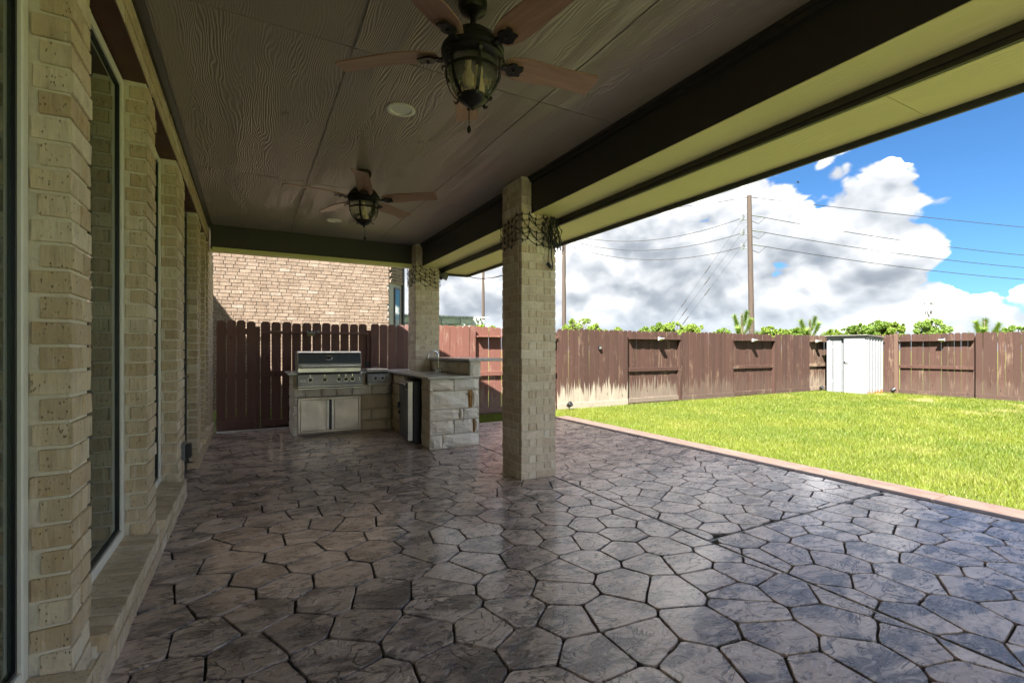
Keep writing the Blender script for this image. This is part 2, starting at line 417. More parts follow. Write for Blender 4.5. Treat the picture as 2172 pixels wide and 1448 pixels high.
# ------------------------------------------------------------------ geometry helpers
WL = {}                                    # world location of every parent object
def tag(o, label=None, cat=None, group=None, kind=None):
    if label: o['label'] = label
    if cat: o['category'] = cat
    if group: o['group'] = group
    if kind: o['kind'] = kind
    return o
def thing(name, loc, label, cat, group=None, rz=0.0):
    o = bpy.data.objects.new(name, None); col.objects.link(o)
    o.location = loc; o.rotation_euler = (0, 0, rz); o.empty_display_size = .1
    WL[o] = Vector(loc); return tag(o, label, cat, group)
def obj(name, me, mat=None, parent=None, loc=(0, 0, 0), rot=None):
    """link a mesh; loc is in world space and is made relative to the parent"""
    if mat and not me.materials: me.materials.append(M[mat])
    o = bpy.data.objects.new(name, me); col.objects.link(o)
    loc = Vector(loc); WL[o] = loc.copy()
    if parent is not None: o.parent = parent; loc = loc-WL[parent]
    o.location = loc
    if rot: o.rotation_euler = rot
    return o
class MB:
    """collects shapes into one mesh"""
    def __init__(s): s.v = []; s.f = []
    def add(s, v, f):
        b = len(s.v); s.v += [tuple(p) for p in v]; s.f += [tuple(b+i for i in q) for q in f]; return s
    def box(s, x0, x1, y0, y1, z0, z1):
        v = [(x, y, z) for z in (z0, z1) for y in (y0, y1) for x in (x0, x1)]
        return s.add(v, [(0, 2, 3, 1), (4, 5, 7, 6), (0, 1, 5, 4), (2, 6, 7, 3), (0, 4, 6, 2), (1, 3, 7, 5)])
    def prism(s, poly, axis, a, b):
        """extrude a 2D polygon; axis 0: poly is (y,z), 1: (x,z), 2: (x,y)"""
        n = len(poly)
        def P(p, h): return (h, p[0], p[1]) if axis == 0 else ((p[0], h, p[1]) if axis == 1 else (p[0], p[1], h))
        v = [P(p, a) for p in poly]+[P(p, b) for p in poly]
        return s.add(v, [tuple(range(n)), tuple(range(2*n-1, n-1, -1))]+[(i, n+i, n+(i+1) % n, (i+1) % n) for i in range(n)])
    def tube(s, pts, r, seg=8, cap=True):
        pts = [Vector(p) for p in pts]; n = len(pts)
        rr = r if isinstance(r, (list, tuple)) else [r]*n
        up = None; b = len(s.v); rings = []
        for i, p in enumerate(pts):
            t = (pts[min(i+1, n-1)]-pts[max(i-1, 0)]).normalized()
            if up is None: up = t.orthogonal().normalized()
            up = (up-t*up.dot(t)); up = up.normalized() if up.length > 1e-6 else t.orthogonal().normalized()
            w = t.cross(up)
            rings.append([p+(up*math.cos(2*math.pi*k/seg)+w*math.sin(2*math.pi*k/seg))*rr[i] for k in range(seg)])
        v = [q for g in rings for q in g]
        f = [(i*seg+k, i*seg+(k+1) % seg, (i+1)*seg+(k+1) % seg, (i+1)*seg+k) for i in range(n-1) for k in range(seg)]
        if cap: f += [tuple(range(seg-1, -1, -1)), tuple((n-1)*seg+k for k in range(seg))]
        return s.add(v, f)
    def lathe(s, prof, seg=24, cx=0, cy=0, cap=True):
        n = len(prof)
        v = [(cx+r*math.cos(2*math.pi*k/seg), cy+r*math.sin(2*math.pi*k/seg), z) for r, z in prof for k in range(seg)]
        f = [(i*seg+k, i*seg+(k+1) % seg, (i+1)*seg+(k+1) % seg, (i+1)*seg+k) for i in range(n-1) for k in range(seg)]
        if cap: f += [tuple(range(seg-1, -1, -1)), tuple((n-1)*seg+k for k in range(seg))]
        return s.add(v, f)
    def strip(s, pts, w, t, side):
        """flat strap of width w and thickness t that follows pts; side = width direction"""
        pts = [Vector(p) for p in pts]; side = Vector(side).normalized(); n = len(pts); v = []
        for i, p in enumerate(pts):
            tg = (pts[min(i+1, n-1)]-pts[max(i-1, 0)]).normalized(); nn = tg.cross(side).normalized()
            v += [p+side*w/2+nn*t/2, p-side*w/2+nn*t/2, p-side*w/2-nn*t/2, p+side*w/2-nn*t/2]
        f = [(i*4+k, i*4+(k+1) % 4, i*4+4+(k+1) % 4, i*4+4+k) for i in range(n-1) for k in range(4)]
        return s.add(v, f+[(3, 2, 1, 0), tuple((n-1)*4+k for k in range(4))])
    def mesh(s, name, smooth=False, bevel=0, off=(0, 0, 0)):
        me = bpy.data.meshes.new(name)
        ox, oy, oz = off
        me.from_pydata([(x-ox, y-oy, z-oz) for x, y, z in s.v], [], s.f)
        bm = bmesh.new(); bm.from_mesh(me)
        bmesh.ops.recalc_face_normals(bm, faces=bm.faces)
        if bevel:
            ed = [e for e in bm.edges if len(e.link_faces) == 2 and e.calc_face_angle(0) > .5]
            bmesh.ops.bevel(bm, geom=ed, offset=bevel, segments=1, affect='EDGES', clamp_overlap=True)
        bm.to_mesh(me); bm.free()
        if smooth: me.polygons.foreach_set('use_smooth', [True]*len(me.polygons)); me.set_sharp_from_angle(angle=R(38))
        return me
    def build(s, name, mat, parent=None, smooth=False, bevel=0, origin=None):
        """vertices are in world space; origin becomes the object's location"""
        o = Vector(origin) if origin is not None else (WL[parent] if parent is not None else Vector((0, 0, 0)))
        return obj(name, s.mesh(name, smooth, bevel, o), mat, parent, o)
def copy_tree(o, parent=None):
    c = o.copy(); col.objects.link(c); c.parent = parent
    for ch in list(o.children): copy_tree(ch, c)
    return c

_bc = {}
def brick_mesh(sx, sy, sz, mat, var):
    """one slightly uneven, chipped-edged brick; alike bricks share it"""
    k = (round(sx, 3), round(sy, 3), round(sz, 3), mat, var)
    if k not in _bc:
        rnd = random.Random(hash(k) & 0xffff)
        bm = bmesh.new(); bmesh.ops.create_cube(bm, size=1)
        for v in bm.verts: v.co = Vector((v.co.x*sx, v.co.y*sy, v.co.z*sz))
        bmesh.ops.bevel(bm, geom=list(bm.edges), offset=.0026, segments=1, affect='EDGES')
        for v in bm.verts: v.co += Vector((rnd.uniform(-1, 1), rnd.uniform(-1, 1), rnd.uniform(-1, 1)))*.0016
        me = bpy.data.meshes.new('brick'); bm.to_mesh(me); bm.free(); me.materials.append(M[mat]); _bc[k] = me
    return _bc[k]
def lay_bricks(bricks, mat, parent, limit=300, near=(0, 0, 1.25), name='brick', weight=None):
    """bricks: (centre, size, rz). The nearest ones become objects of their own, the rest one joined part"""
    w = weight or (lambda b: (Vector(b[0])-Vector(near)).length)
    bricks = sorted(bricks, key=w); rest = MB()
    for i, b in enumerate(bricks):
        cpos, size, rz = Vector(b[0]), b[1], (b[2] if len(b) > 2 else 0.0)
        me = brick_mesh(*size, mat, i % 5)
        j = Vector((random.uniform(-1, 1), random.uniform(-1, 1), 0))*.0022
        if i < limit: obj(name, me, None, parent, cpos+j, (0, 0, rz) if rz else None)
        else:
            ca, sa = math.cos(rz), math.sin(rz)
            rest.add([(cpos.x+j.x+v.co.x*ca-v.co.y*sa, cpos.y+j.y+v.co.x*sa+v.co.y*ca, cpos.z+v.co.z) for v in me.vertices], [tuple(p.vertices) for p in me.polygons])
    if rest.v: tag(rest.build('brickwork', mat, parent), kind='stuff')

# ------------------------------------------------------------------ ground, patio
GZ = -0.06
tag(MB().add([(-600, -600, GZ), (900, -600, GZ), (900, 900, GZ), (-600, 900, GZ)], [(0, 1, 2, 3)]).build('lawn', 'lawn_soil'), kind='structure')
PX0, PX1, PY0 = -.60, 4.92, -1.6
patio = MB()
patio.prism([(PX0, PY0), (5.28, PY0), (5.28, 7.52), (2.62, 7.52), (2.62, 8.46), (PX0, 8.46)], 2, -.20, -.016)
patio = tag(patio.build('patio', 'grout'), kind='structure')
def clip(poly, n, d):
    """keep the part of a 2D polygon with n.p <= d"""
    out = []
    for i in range(len(poly)):
        a, b = poly[i], poly[(i+1) % len(poly)]
        da, db = n[0]*a[0]+n[1]*a[1]-d, n[0]*b[0]+n[1]*b[1]-d
        if da <= 0: out.append(a)
        if (da < 0 < db) or (db < 0 < da):
            t = da/(da-db); out.append((a[0]+(b[0]-a[0])*t, a[1]+(b[1]-a[1])*t))
    return out
def area(p): return abs(sum(p[i][0]*p[(i+1) % len(p)][1]-p[(i+1) % len(p)][0]*p[i][1] for i in range(len(p))))/2
def voronoi(x0, x1, y0, y1, step, rnd, relax=1):
    pts = []
    ny = int((y1-y0)/step); nx = int((x1-x0)/step)
    for j in range(-1, ny+2):
        for i in range(-1, nx+2):
            pts.append([x0+(i+.5+(.5 if j % 2 else 0)+rnd.uniform(-.46, .46))*step, y0+(j+.5+rnd.uniform(-.46, .46))*step*.92])
    def cells():
        res = []
        for i, p in enumerate(pts):
            poly = [(p[0]-1, p[1]-1), (p[0]+1, p[1]-1), (p[0]+1, p[1]+1), (p[0]-1, p[1]+1)]
            for j, q in enumerate(pts):
                dx, dy = q[0]-p[0], q[1]-p[1]
                if i != j and dx*dx+dy*dy < 2.2:
                    poly = clip(poly, (dx, dy), (q[0]**2+q[1]**2-p[0]**2-p[1]**2)/2)
                    if not poly: break
            res.append(poly)
        return res
    for _ in range(relax):
        for p, c in zip(pts, cells()):
            if c:
                cx, cy = sum(a[0] for a in c)/len(c), sum(a[1] for a in c)/len(c)
                p[0] += (cx-p[0])*.35; p[1] += (cy-p[1])*.35
    return [c for c in cells() if c]
def inset(poly, d):
    n = len(poly); s = sum(poly[i][0]*poly[(i+1) % n][1]-poly[(i+1) % n][0]*poly[i][1] for i in range(n))
    if s < 0: poly = poly[::-1]
    r = list(poly)
    for i in range(n):
        a, b = poly[i], poly[(i+1) % n]; L = math.hypot(b[0]-a[0], b[1]-a[1])
        if L < 1e-5: continue
        nx, ny = (b[1]-a[1])/L, -(b[0]-a[0])/L
        r = clip(r, (nx, ny), nx*a[0]+ny*a[1]-d)
        if len(r) < 3: return []
    return r
def stone_outline(poly, rnd):
    """cut the corners and let the edges wander a little"""
    out = []; n = len(poly)
    for i in range(n):
        a, b = Vector(poly[i]), Vector(poly[(i+1) % n]); L = (b-a).length
        if L < .02: out.append(tuple((a+b)/2)); continue
        c = min(.012, L*.2)/L; nrm = Vector((b-a).yx)/L; nrm.x *= -1
        ks = [c]+([.35, .65] if L > .14 else [.5] if L > .09 else [])+[1-c]
        for k in ks:
            p = a+(b-a)*k+(nrm*rnd.uniform(-.0035, .0035) if c < k < 1-c else nrm*0); out.append((p.x, p.y))
    return out
def flag_mesh(poly, rnd):
    o = stone_outline(poly, rnd); n = len(o)
    cx, cy = sum(p[0] for p in o)/n, sum(p[1] for p in o)/n
    def sc_(p, d):
        v = Vector((p[0]-cx, p[1]-cy)); L = v.length; v *= (L-d)/L if L > d else .5; return (v.x, v.y)
    tx, ty = rnd.uniform(-.002, .002), rnd.uniform(-.002, .002)
    v = []
    for d, z in ((0, -.03), (0, -.005), (.0016, -.0012), (.0035, 0)):
        for p in o:
            q = sc_(p, d); v.append((q[0], q[1], z+(q[0]*tx+q[1]*ty)*(1 if z > -.02 else 0)))
    f = [(i*n+k, i*n+(k+1) % n, (i+1)*n+(k+1) % n, (i+1)*n+k) for i in range(3) for k in range(n)]+[tuple(3*n+k for k in range(n))]
    me = bpy.data.meshes.new('flagstone'); me.from_pydata(v, [], f)
    me.polygons.foreach_set('use_smooth', [True]*len(me.polygons)); me.set_sharp_from_angle(angle=R(15)); me.materials.append(M['flagstone'])
    return me, (cx, cy)
def lay_patio():
    rnd = random.Random(21)
    cells = voronoi(PX0, PX1, PY0, 8.5, .272, rnd, 2)
    regs = [(-.58, 2.634, PY0, 8.45), (2.646, 4.912, 2.166, 7.51), (2.646, 4.912, PY0, 2.154)]
    st = []
    MB().box(2.636, 2.644, PY0, 7.5, -.03, -.006).box(2.645, 4.91, 2.156, 2.164, -.03, -.006).build('expansion_joint', 'concrete', patio)
    for c in cells:
        for x0, x1, y0, y1 in regs:
            p = c
            for nn, d in (((-1, 0), -x0), ((1, 0), x1), ((0, -1), -y0), ((0, 1), y1)):
                p = clip(p, nn, d) if p else p
            if len(p) < 3: continue
            p = inset(p, .0050)
            if len(p) < 3 or area(p) < .004: continue
            cx, cy = sum(a[0] for a in p)/len(p), sum(a[1] for a in p)/len(p)
            st.append((math.hypot(cx, cy)-(0 if cy > .45 and cx > -.5 else -50)-min(area(p), .1)*20, p))
    st.sort(key=lambda s: s[0]); rest = MB()
    for i, (k, p) in enumerate(st):
        me, (cx, cy) = flag_mesh(p, rnd)
        if i < 300: obj('flagstone', me, None, patio, (cx, cy, 0))
        else: rest.add([(v.co.x+cx, v.co.y+cy, v.co.z) for v in me.vertices], [tuple(q.vertices) for q in me.polygons])
    if rest.v: tag(rest.build('flagstones_far', 'flagstone', patio), kind='stuff')
lay_patio()
y = PY0
while y < 7.4:                                             # the stamped border band along the lawn
    L = random.uniform(.55, .62); y1 = min(y+L, 7.50)
    b = MB().box(4.918, 5.282, y+.004, y1-.004, -.05, .006)
    b.build('border_stone', 'border_stone', patio, bevel=.008, origin=(5.1, (y+y1)/2, 0)); y = y1
MB().box(-.45, 2.6, 8.462, 8.66, -.2, -.004).build('footing_strip', 'concrete', patio, bevel=.01)
MB().box(2.60, 5.29, 7.522, 7.56, -.2, -.02).build('slab_edge', 'concrete', patio)

# ------------------------------------------------------------------ the house behind the wall
WX = -.485                                                # face of the brick piers
CZ = 2.925                                                # ceiling
house = thing('house', (-4, 3, 0), 'buff brick house with tall windows and a covered patio along it', 'house')
COURSE = .0781
PIERS = [(.55, .92), (1.97, 2.17), (3.23, 3.47), (4.43, 4.88), (6.02, 6.40), (6.98, 7.12), (7.52, 8.50)]
OPEN = [(.92, 1.97, 'w'), (2.17, 3.23, 'w'), (3.47, 4.43, 'w'), (4.88, 6.02, 'd'), (6.40, 6.98, 'w'), (7.12, 7.52, 'w')]
HEAD = 2.69; PL = .175; SILL = .262
core = MB()
core.box(-1.0, -.64, -4.0, 8.49, -.1, 2.93)
for a, b in PIERS: core.box(-.64, WX-.009, a+.009, b-.009, 0, HEAD)
core.box(-.64, WX-.0095, -4.0, 8.492, HEAD+.012, 2.93)
core.box(-.64, WX-.010, -4.0, .541, 0, HEAD+.012)
for a, b in ((-4.0, 4.871), (6.029, 8.493)): core.box(-.64, -.475, a, b, -.1, PL-.006)
wall = core.build('wall', 'mortar', house)
bricks = []
nc = int(HEAD/COURSE)
rb = random.Random(5)
D = .098
for a, b in PIERS:
    w = b-a
    for k in range(nc+1):
        z0 = PL+k*COURSE if not (abs(a-4.43) < .01 or abs(b-6.40) < .01) else .005+k*COURSE
        z1 = min(z0+COURSE-.011, HEAD-.004)
        if z1-z0 < .03: continue
        if w < .3: cuts = [0, w] if k % 2 == 0 else ([0, w*.5, w] if w > .16 else [0, w])
        else:
            cuts = [0] if k % 2 == 0 else [0, .11]
            while cuts[-1]+.225 < w-.06: cuts.append(cuts[-1]+.225)
            cuts.append(w)
        for i in range(len(cuts)-1):
            y0 = a+cuts[i]+(.005 if i else 0); y1 = a+cuts[i+1]-(.005 if i < len(cuts)-2 else 0)
            dd = D-(.020 if k % 2 and i == 0 else 0)
            ex = rb.uniform(-.002, .003)
            bricks.append(((WX-dd/2+ex, (y0+y1)/2, (z0+z1)/2), (dd, y1-y0, z1-z0)))
for k in range(3):                                        # courses over the openings
    z0 = HEAD+.012+k*COURSE; z1 = min(z0+COURSE-.011, 2.928); y = .0+(.11 if k % 2 else 0)
    while y < 8.5:
        y1 = min(y+.225, 8.50)
        if y1-y > .03: bricks.append(((WX-.03, (y+y1)/2, (z0+z1)/2), (.06, y1-y-.010, z1-z0)))
        y = y1
for (ya, yb) in ((.3, 4.88), (6.02, 8.50)):               # plinth
    for k in range(2):
        z0 = .012+k*.083; y = ya
        while y < yb-.01:
            y1 = min(y+(.225 if y > ya or k % 2 else .11), yb)
            if y1-y > .03: bricks.append(((-.466-.03, (y+y1)/2, z0+.036), (.06, y1-y-.010, .072)))
            y = y1
yy = -4.0
while yy < .54:
    for k in range(nc+1):
        z0 = .005+k*COURSE; y0 = yy+(.1125 if k % 2 else 0)
        if y0+.215 < .545 and z0+.067 < HEAD: bricks.append(((WX-.03, y0+.1075, z0+.033), (.06, .215, .067)))
    yy += .225
lay_bricks(bricks, 'brick', wall, 300, weight=lambda b: abs(b[0][1]-1.6)*(1 if b[0][1] > 1.6 else 6)+(.6 if b[1][0] < .07 else 0))
for n_, (a, b, kind) in enumerate(OPEN):
    L = MB().box(-.60, WX-.004, a-.05, b+.05, HEAD-.001, HEAD+.010)          # steel angle over the opening
    L.box(-.612, -.601, a-.004, b+.004, HEAD-.07, HEAD+.008)
    L.build('lintel', 'lintel_paint', house)
    if kind == 'w':
        sl = MB().box(-.60, -.470, a+.004, b-.004, PL-.004, PL+.040).build('window_sill', 'mortar', house)
        cnt = max(4, round((b-a)/.078)); st = (b-a)/cnt
        for i in range(cnt):                                                   # rowlock bricks, tipped to shed water
            o = obj('brick', brick_mesh(.155, st-.014, .062, 'brick', i % 5), None, sl, (-.5125, a+(i+.5)*st, SILL-.036), (0, R(7), 0))
        fz0, fz1 = SILL-.005, HEAD-.02
        fr = MB()
        for (y0, y1, z0, z1) in ((a+.002, a+.045, fz0, fz1), (b-.045, b-.002, fz0, fz1), (a+.045, b-.045, fz0, fz0+.05), (a+.045, b-.045, fz1-.04, fz1)):
            fr.box(-.622, -.585, y0, y1, z0, z1)
        w_ = fr.build('window', 'vinyl_frame', house, bevel=.004)
        bead = MB()
        for (y0, y1, z0, z1) in ((a+.045, a+.057, fz0+.05, fz1-.04), (b-.057, b-.045, fz0+.05, fz1-.04), (a+.057, b-.057, fz0+.05, fz0+.062), (a+.057, b-.057, fz1-.052, fz1-.04)):
            bead.box(-.615, -.597, y0, y1, z0, z1)
        bead.build('glazing_bead', 'black_plastic', w_)
        MB().box(-.612, -.606, a+.047, b-.047, fz0+.052, fz1-.042).build('pane', 'window_glass', w_)
    else:
        fr = MB()
        for (y0, y1, z0, z1) in ((a+.002, a+.06, 0.0, HEAD-.02), (b-.06, b-.002, 0.0, HEAD-.02), (a+.06, b-.06, HEAD-.08, HEAD-.02), (a+.06, b-.06, 0.0, .03)):
            fr.box(-.63, -.575, y0, y1, z0, z1)
        d_ = fr.build('door', 'dark_trim', house, bevel=.004)
        lf = MB()
        for (y0, y1, z0, z1) in ((a+.062, a+.19, .032, HEAD-.082), (b-.19, b-.062, .032, HEAD-.082), (a+.19, b-.19, HEAD-.22, HEAD-.082), (a+.19, b-.19, .032, .26)):
            lf.box(-.62, -.59, y0, y1, z0, z1)
        lf.build('door_leaf', 'black_plastic', d_, bevel=.003)
        MB().box(-.61, -.603, a+.185, b-.185, .25, HEAD-.21).build('pane', 'window_glass', d_)
        hd = MB().tube([(-.59, b-.12, .98), (-.545, b-.12, .98)], .012, 10).tube([(-.55, b-.12, .98), (-.55, b-.25, .98)], .010, 10)
        hd.build('door_handle', 'chrome', d_, smooth=True)
        MB().tube([(-.59, b-.12, 1.12), (-.565, b-.12, 1.12)], .025, 12).build('deadbolt', 'chrome', d_, smooth=True)
# dark moulding where the wall meets the ceiling
MB().prism([(WX+.001, 2.878), (WX+.016, 2.878), (WX+.022, 2.89), (WX+.042, 2.912), (WX+.044, CZ-.002), (WX+.001, CZ-.002)], 1, -2.0, 7.548).build('crown_moulding', 'dark_trim', house)
# ceiling boards
BX, BXo, BZ = 2.405, 2.735, 2.573
ceil = MB().box(-.64, 2.60, -2.2, 7.56, CZ+.014, CZ+.05).build('patio_ceiling', 'dark_trim', house)
xs = [WX, .502, 1.722, BX+.02]; ys = [-2.1, .32, 2.765, 5.21, 7.56]
for i in range(3):
    for j in range(4):
        MB().box(xs[i]+.0045, xs[i+1]-.0045, ys[j]+.0045, ys[j+1]-.0045, CZ, CZ+.012).build('ceiling_panel', 'ceiling_paint', ceil, origin=(xs[i], ys[j], CZ))
seam = MB()
seam.box(.498, .5015, -2.1, 7.55, CZ-.003, CZ+.001); seam.box(1.723, 1.726, -2.1, 7.55, CZ-.002, CZ+.001)
seam.build('batten', 'ceiling_paint', ceil)
# the long beam over the columns, its boxed underside, the soffit beyond
beam = MB().box(BX, BX+.02, -2.2, 7.55, BZ+.004, CZ-.004).box(BXo-.03, BXo, -2.2, 7.70, BZ+.004, 2.60).build('beam', 'dark_trim', house)
for a, b in ((-2.2, .2), (.2, 2.64), (2.64, 5.08), (5.08, 7.54)):
    MB().box(BX+.0015, BXo-.0015, a+.002, b-.002, BZ, BZ+.014).build('beam_board', 'lawn_glow_paint', beam, origin=(BX, a, BZ))
MB().box(BX-.03, BX-.001, -2.2, 7.548, CZ-.055, CZ-.001).box(BX-.045, BX-.031, -2.2, 7.546, CZ-.024, CZ-.0015).build('beam_moulding', 'dark_trim', beam)
beam2 = MB().box(-.46, 2.40, 7.55, 7.57, 2.60, CZ-.004).box(-.46, 2.40, 7.69, 7.71, 2.60, CZ-.004).build('beam', 'dark_trim', house)
MB().box(-.47, 2.40, 7.552, 7.708, 2.578, 2.598).build('beam_board', 'lawn_glow_paint', beam2, origin=(0, 7.6, 2.59))
MB().box(-.44, 2.28, 7.520, 7.549, 2.592, 2.622).build('beam_bead', 'lawn_glow_paint', beam2)
SZ = 2.502
soff = MB().box(BXo+.001, BXo+.022, -2.2, 7.42, SZ+.002, BZ+.06).box(BXo-.012, BXo+.0005, -2.2, 7.42, SZ+.03, BZ-.002).build('soffit', 'dark_trim', house)
for a, b in ((-2.2, 1.2), (1.2, 3.64), (3.64, 6.08), (6.08, 7.42)):
    MB().box(BXo+.0225, 3.188, a+.002, b-.002, SZ, SZ+.012).build('soffit_board', 'lawn_glow_paint', soff, origin=(BXo, a, SZ))
MB().box(3.19, 3.215, -2.3, 7.45, SZ-.037, 2.57).box(2.70, 3.189, 7.425, 7.45, SZ-.037, 2.57).build('fascia', 'fascia_paint', house, bevel=.003)
MB().box(3.2152, 3.2352, -2.3, 7.452, SZ-.012, 2.575).build('drip_edge', 'fascia_paint', house)
def roof_z(x): return 2.575+.55*(3.24-x)
rf = MB().prism([(3.24, roof_z(3.24)), (-.9, roof_z(-.9)), (-.9, roof_z(-.9)+.10), (3.24, roof_z(3.24)+.03)], 1, -2.4, 7.70)
rf.prism([(-.45, 2.94), (3.0, 2.66), (-.45, roof_z(-.45)-.01)], 1, 7.60, 7.66)
rf.prism([(-.45, 2.94), (3.0, 2.66), (-.45, roof_z(-.45)-.01)], 1, -2.3, -2.25)
rf.build('roof', 'shingle', house)
up = MB().box(-9.0, -1.01, -4.0, 8.45, -.1, 2.95).box(-9.0, -3.45, -6.0, 10.2, 2.9, 5.8).build('upper_wall', 'mortar', house)
MB().prism([(-3.0, 5.84), (-6.2, 7.4), (-9.4, 5.84)], 1, -6.4, 10.6).build('main_roof', 'shingle', house)
MB().prism([(-.40, 2.96), (-.9, roof_z(-.9)), (-3.4, 5.2), (-3.44, 2.96)], 1, -4.2, 8.55).build('lower_roof', 'shingle', house)
# small outlet with an open weather cover on the pier beside the door
ob = thing('outlet_box', (-.47, 4.72, .36), 'weatherproof outlet box with flipped cover beside the patio door', 'outlet')
MB().box(-.488, -.458, 4.66, 4.78, .36, .50).build('box', 'insulator', ob, bevel=.006)
MB().box(-.459, -.420, 4.675, 4.765, .375, .485).build('cover', 'black_plastic', ob, bevel=.006)

# ------------------------------------------------------------------ brick columns
def column(y0, label, zoff=0):
    c = thing('brick_column', (2.48, y0+.2, 0), label, 'column', 'brick columns of the patio')
    x0, x1, y1 = 2.28, 2.68, y0+.40
    k = MB().box(x0+.009, x1-.009, y0+.009, y1-.009, 0, 2.555); k.box(x0+.009, BX-.010, y0+.009, y1-.009, 2.555, CZ-.008)
    co = k.build('mortar_core', 'mortar', c)
    L = []; n = int(2.555/COURSE)
    for i in range(n+5):
        z0 = .004+i*COURSE; z1 = z0+COURSE-.010
        top = z0 > 2.53
        if z1 > CZ-.012: continue
        zc, h = (z0+z1)/2, z1-z0
        xe = BX-.006 if top else x1
        # A/B alternating courses; corner bricks turn round the corner
        if i % 2 == 0: fx = [x0, x0+.083, x0+.166, x1] if not top else [x0, xe]
        else: fx = [x0, x0+.255, x0+.326, x1] if not top else [x0, xe]
        for yf in (y0, y1):
            s = 1 if yf == y0 else -1
            for a, b in zip(fx[:-1], fx[1:]):
                ee = random.uniform(-.0015, .0025)
                L.append(((a+(b-a)/2, yf+s*(.03-ee), zc), (b-a-.009, .06, h)))
        sy = [y0+.062, y0+.155, y0+.235, y1-.062] if i % 2 else [y0+.062, y0+.27, y1-.062]
        for xf in ((x0, xe) if not top else (x0,)):
            s = 1 if xf == x0 else -1
            for a, b in zip(sy[:-1], sy[1:]):
                L.append(((xf+s*(.03-random.uniform(-.001, .002)), (a+b)/2, zc), (.06, b-a-.009, h)))
    lay_bricks(L, 'column_brick', co, 300, near=(0, 0, 1.3))
    return c
column(4.0, 'buff brick column standing alone on the open patio edge')
column(7.35, 'buff brick column rising behind the corner of the outdoor kitchen')

# ------------------------------------------------------------------ outdoor kitchen
def stone_mesh(sx, sy, sz, face, rnd, rough=.014, cuts=3):
    """quarry block; face = outward normal axis ('-x','-y','+x'), rough-hewn on that side"""
    bm = bmesh.new(); bmesh.ops.create_cube(bm, size=1)
    bmesh.ops.subdivide_edges(bm, edges=list(bm.edges), cuts=cuts, use_grid_fill=True)
    off = Vector((rnd.uniform(0, 50), rnd.uniform(0, 50), rnd.uniform(0, 50)))
    ax = {'x': 0, 'y': 1}[face[1]]; sg = -1 if face[0] == '-' else 1
    size = (sx, sy, sz)
    for v in bm.verts:
        c = v.co.copy(); p = Vector((c.x*sx, c.y*sy, c.z*sz))
        if c[ax]*sg > .49:
            o = [i for i in range(3) if i != ax]
            e = max(abs(c[o[0]]), abs(c[o[1]]))
            d = (mnoise.noise(p*9+off)*.9+mnoise.noise(p*23+off)*.5)*rough
            p[ax] += sg*(d+(rough*.35 if e < .45 else -rough*.75))
        elif max(abs(c.x), abs(c.y), abs(c.z)) > .49:
            for i in range(3): p[i] += mnoise.noise(p*14+off+Vector((i*9, 0, 0)))*.003
        v.co = p
    me = bpy.data.meshes.new('stone'); bm.to_mesh(me); bm.free()
    me.polygons.foreach_set('use_smooth', [rough < .008]*len(me.polygons))
    return me
kit = thing('outdoor_kitchen', (1.6, 7.0, 0), 'L-shaped limestone outdoor kitchen island with pale stone counters', 'kitchen')
core = MB()
core.box(1.995, 2.63, 5.765, 6.115, -.02, .884)                 # bar end
core.box(2.46, 2.63, 6.114, 6.80, -.02, .884)
core.box(1.995, 2.63, 6.80, 7.66, -.02, .884)
core.box(.565, 2.63, 7.628, 8.30, -.02, .884)
core.box(2.525, 2.645, 5.77, 7.345, .885, 1.10)
kcore = core.build('base', 'stone_joint', kit)
rk = random.Random(11)
def stones(axis, pos, a0, a1, rows, depth=.05, mat='limestone', rough=.014, ochre=()):
    """rows: (z0, z1, cuts as fractions). axis 'y': faces -Y at y=pos; 'x': faces -X at x=pos; 'X': faces +X"""
    for ri, (z0, z1, cuts) in enumerate(rows):
        cs = [0]+list(cuts)+[1]
        for ci, (p, q) in enumerate(zip(cs[:-1], cs[1:])):
            a, b = a0+(a1-a0)*p+.005, a0+(a1-a0)*q-.005; h = z1-z0-.010
            m_ = 'ochre_stone' if (ri, ci) in ochre else mat
            if axis == 'y': obj('stone', stone_mesh(b-a, depth, h, '-y', rk, rough), m_, kcore, ((a+b)/2, pos+depth/2, (z0+z1)/2))
            elif axis == 'x': obj('stone', stone_mesh(depth, b-a, h, '-x', rk, rough), m_, kcore, (pos+depth/2, (a+b)/2, (z0+z1)/2))
            else: obj('stone', stone_mesh(depth, b-a, h, '+x', rk, rough), m_, kcore, (pos-depth/2, (a+b)/2, (z0+z1)/2))
ROW = [(0, .178), (.178, .357), (.357, .500), (.500, .731), (.731, .884)]
stones('y', 5.742, 1.97, 2.65, [(*ROW[0], (.25,)), (*ROW[1], (.48, .865, .905)), (*ROW[2], (.59, .675)), (*ROW[3], (.77, .845)), (*ROW[4], (.48,))], rough=.022, ochre={(1, 2), (3, 1)})
stones('x', 1.972, 5.800, 6.115, [(*r, ()) if i % 2 else (*r, (.6,)) for i, r in enumerate(ROW)], depth=.035, mat='limestone_buff', rough=.010)
stones('x', 1.972, 6.805, 7.60, [(0, .18, (.5,)), (.18, .36, (.3,)), (.36, .56, (.6,)), (.56, .72, (.4,)), (.72, .884, ())], depth=.035, mat='limestone_buff', rough=.007)
stones('X', 2.665, 5.80, 7.34, [(0, .2, (.3, .7)), (.2, .42, (.45,)), (.42, .60, (.25, .6)), (.60, .82, (.5,)), (.82, 1.098, (.35, .7))], depth=.035)
stones('y', 7.600, .545, .612, [(0, .14, ()), (.14, .30, ()), (.30, .44, ()), (.44, .56, ())], depth=.03, rough=.008)
stones('x', .540, 7.635, 8.30, [(0, .16, (.5,)), (.16, .34, (.3,)), (.34, .52, (.6,)), (.52, .70, (.4,)), (.70, .884, (.5,))], depth=.03)
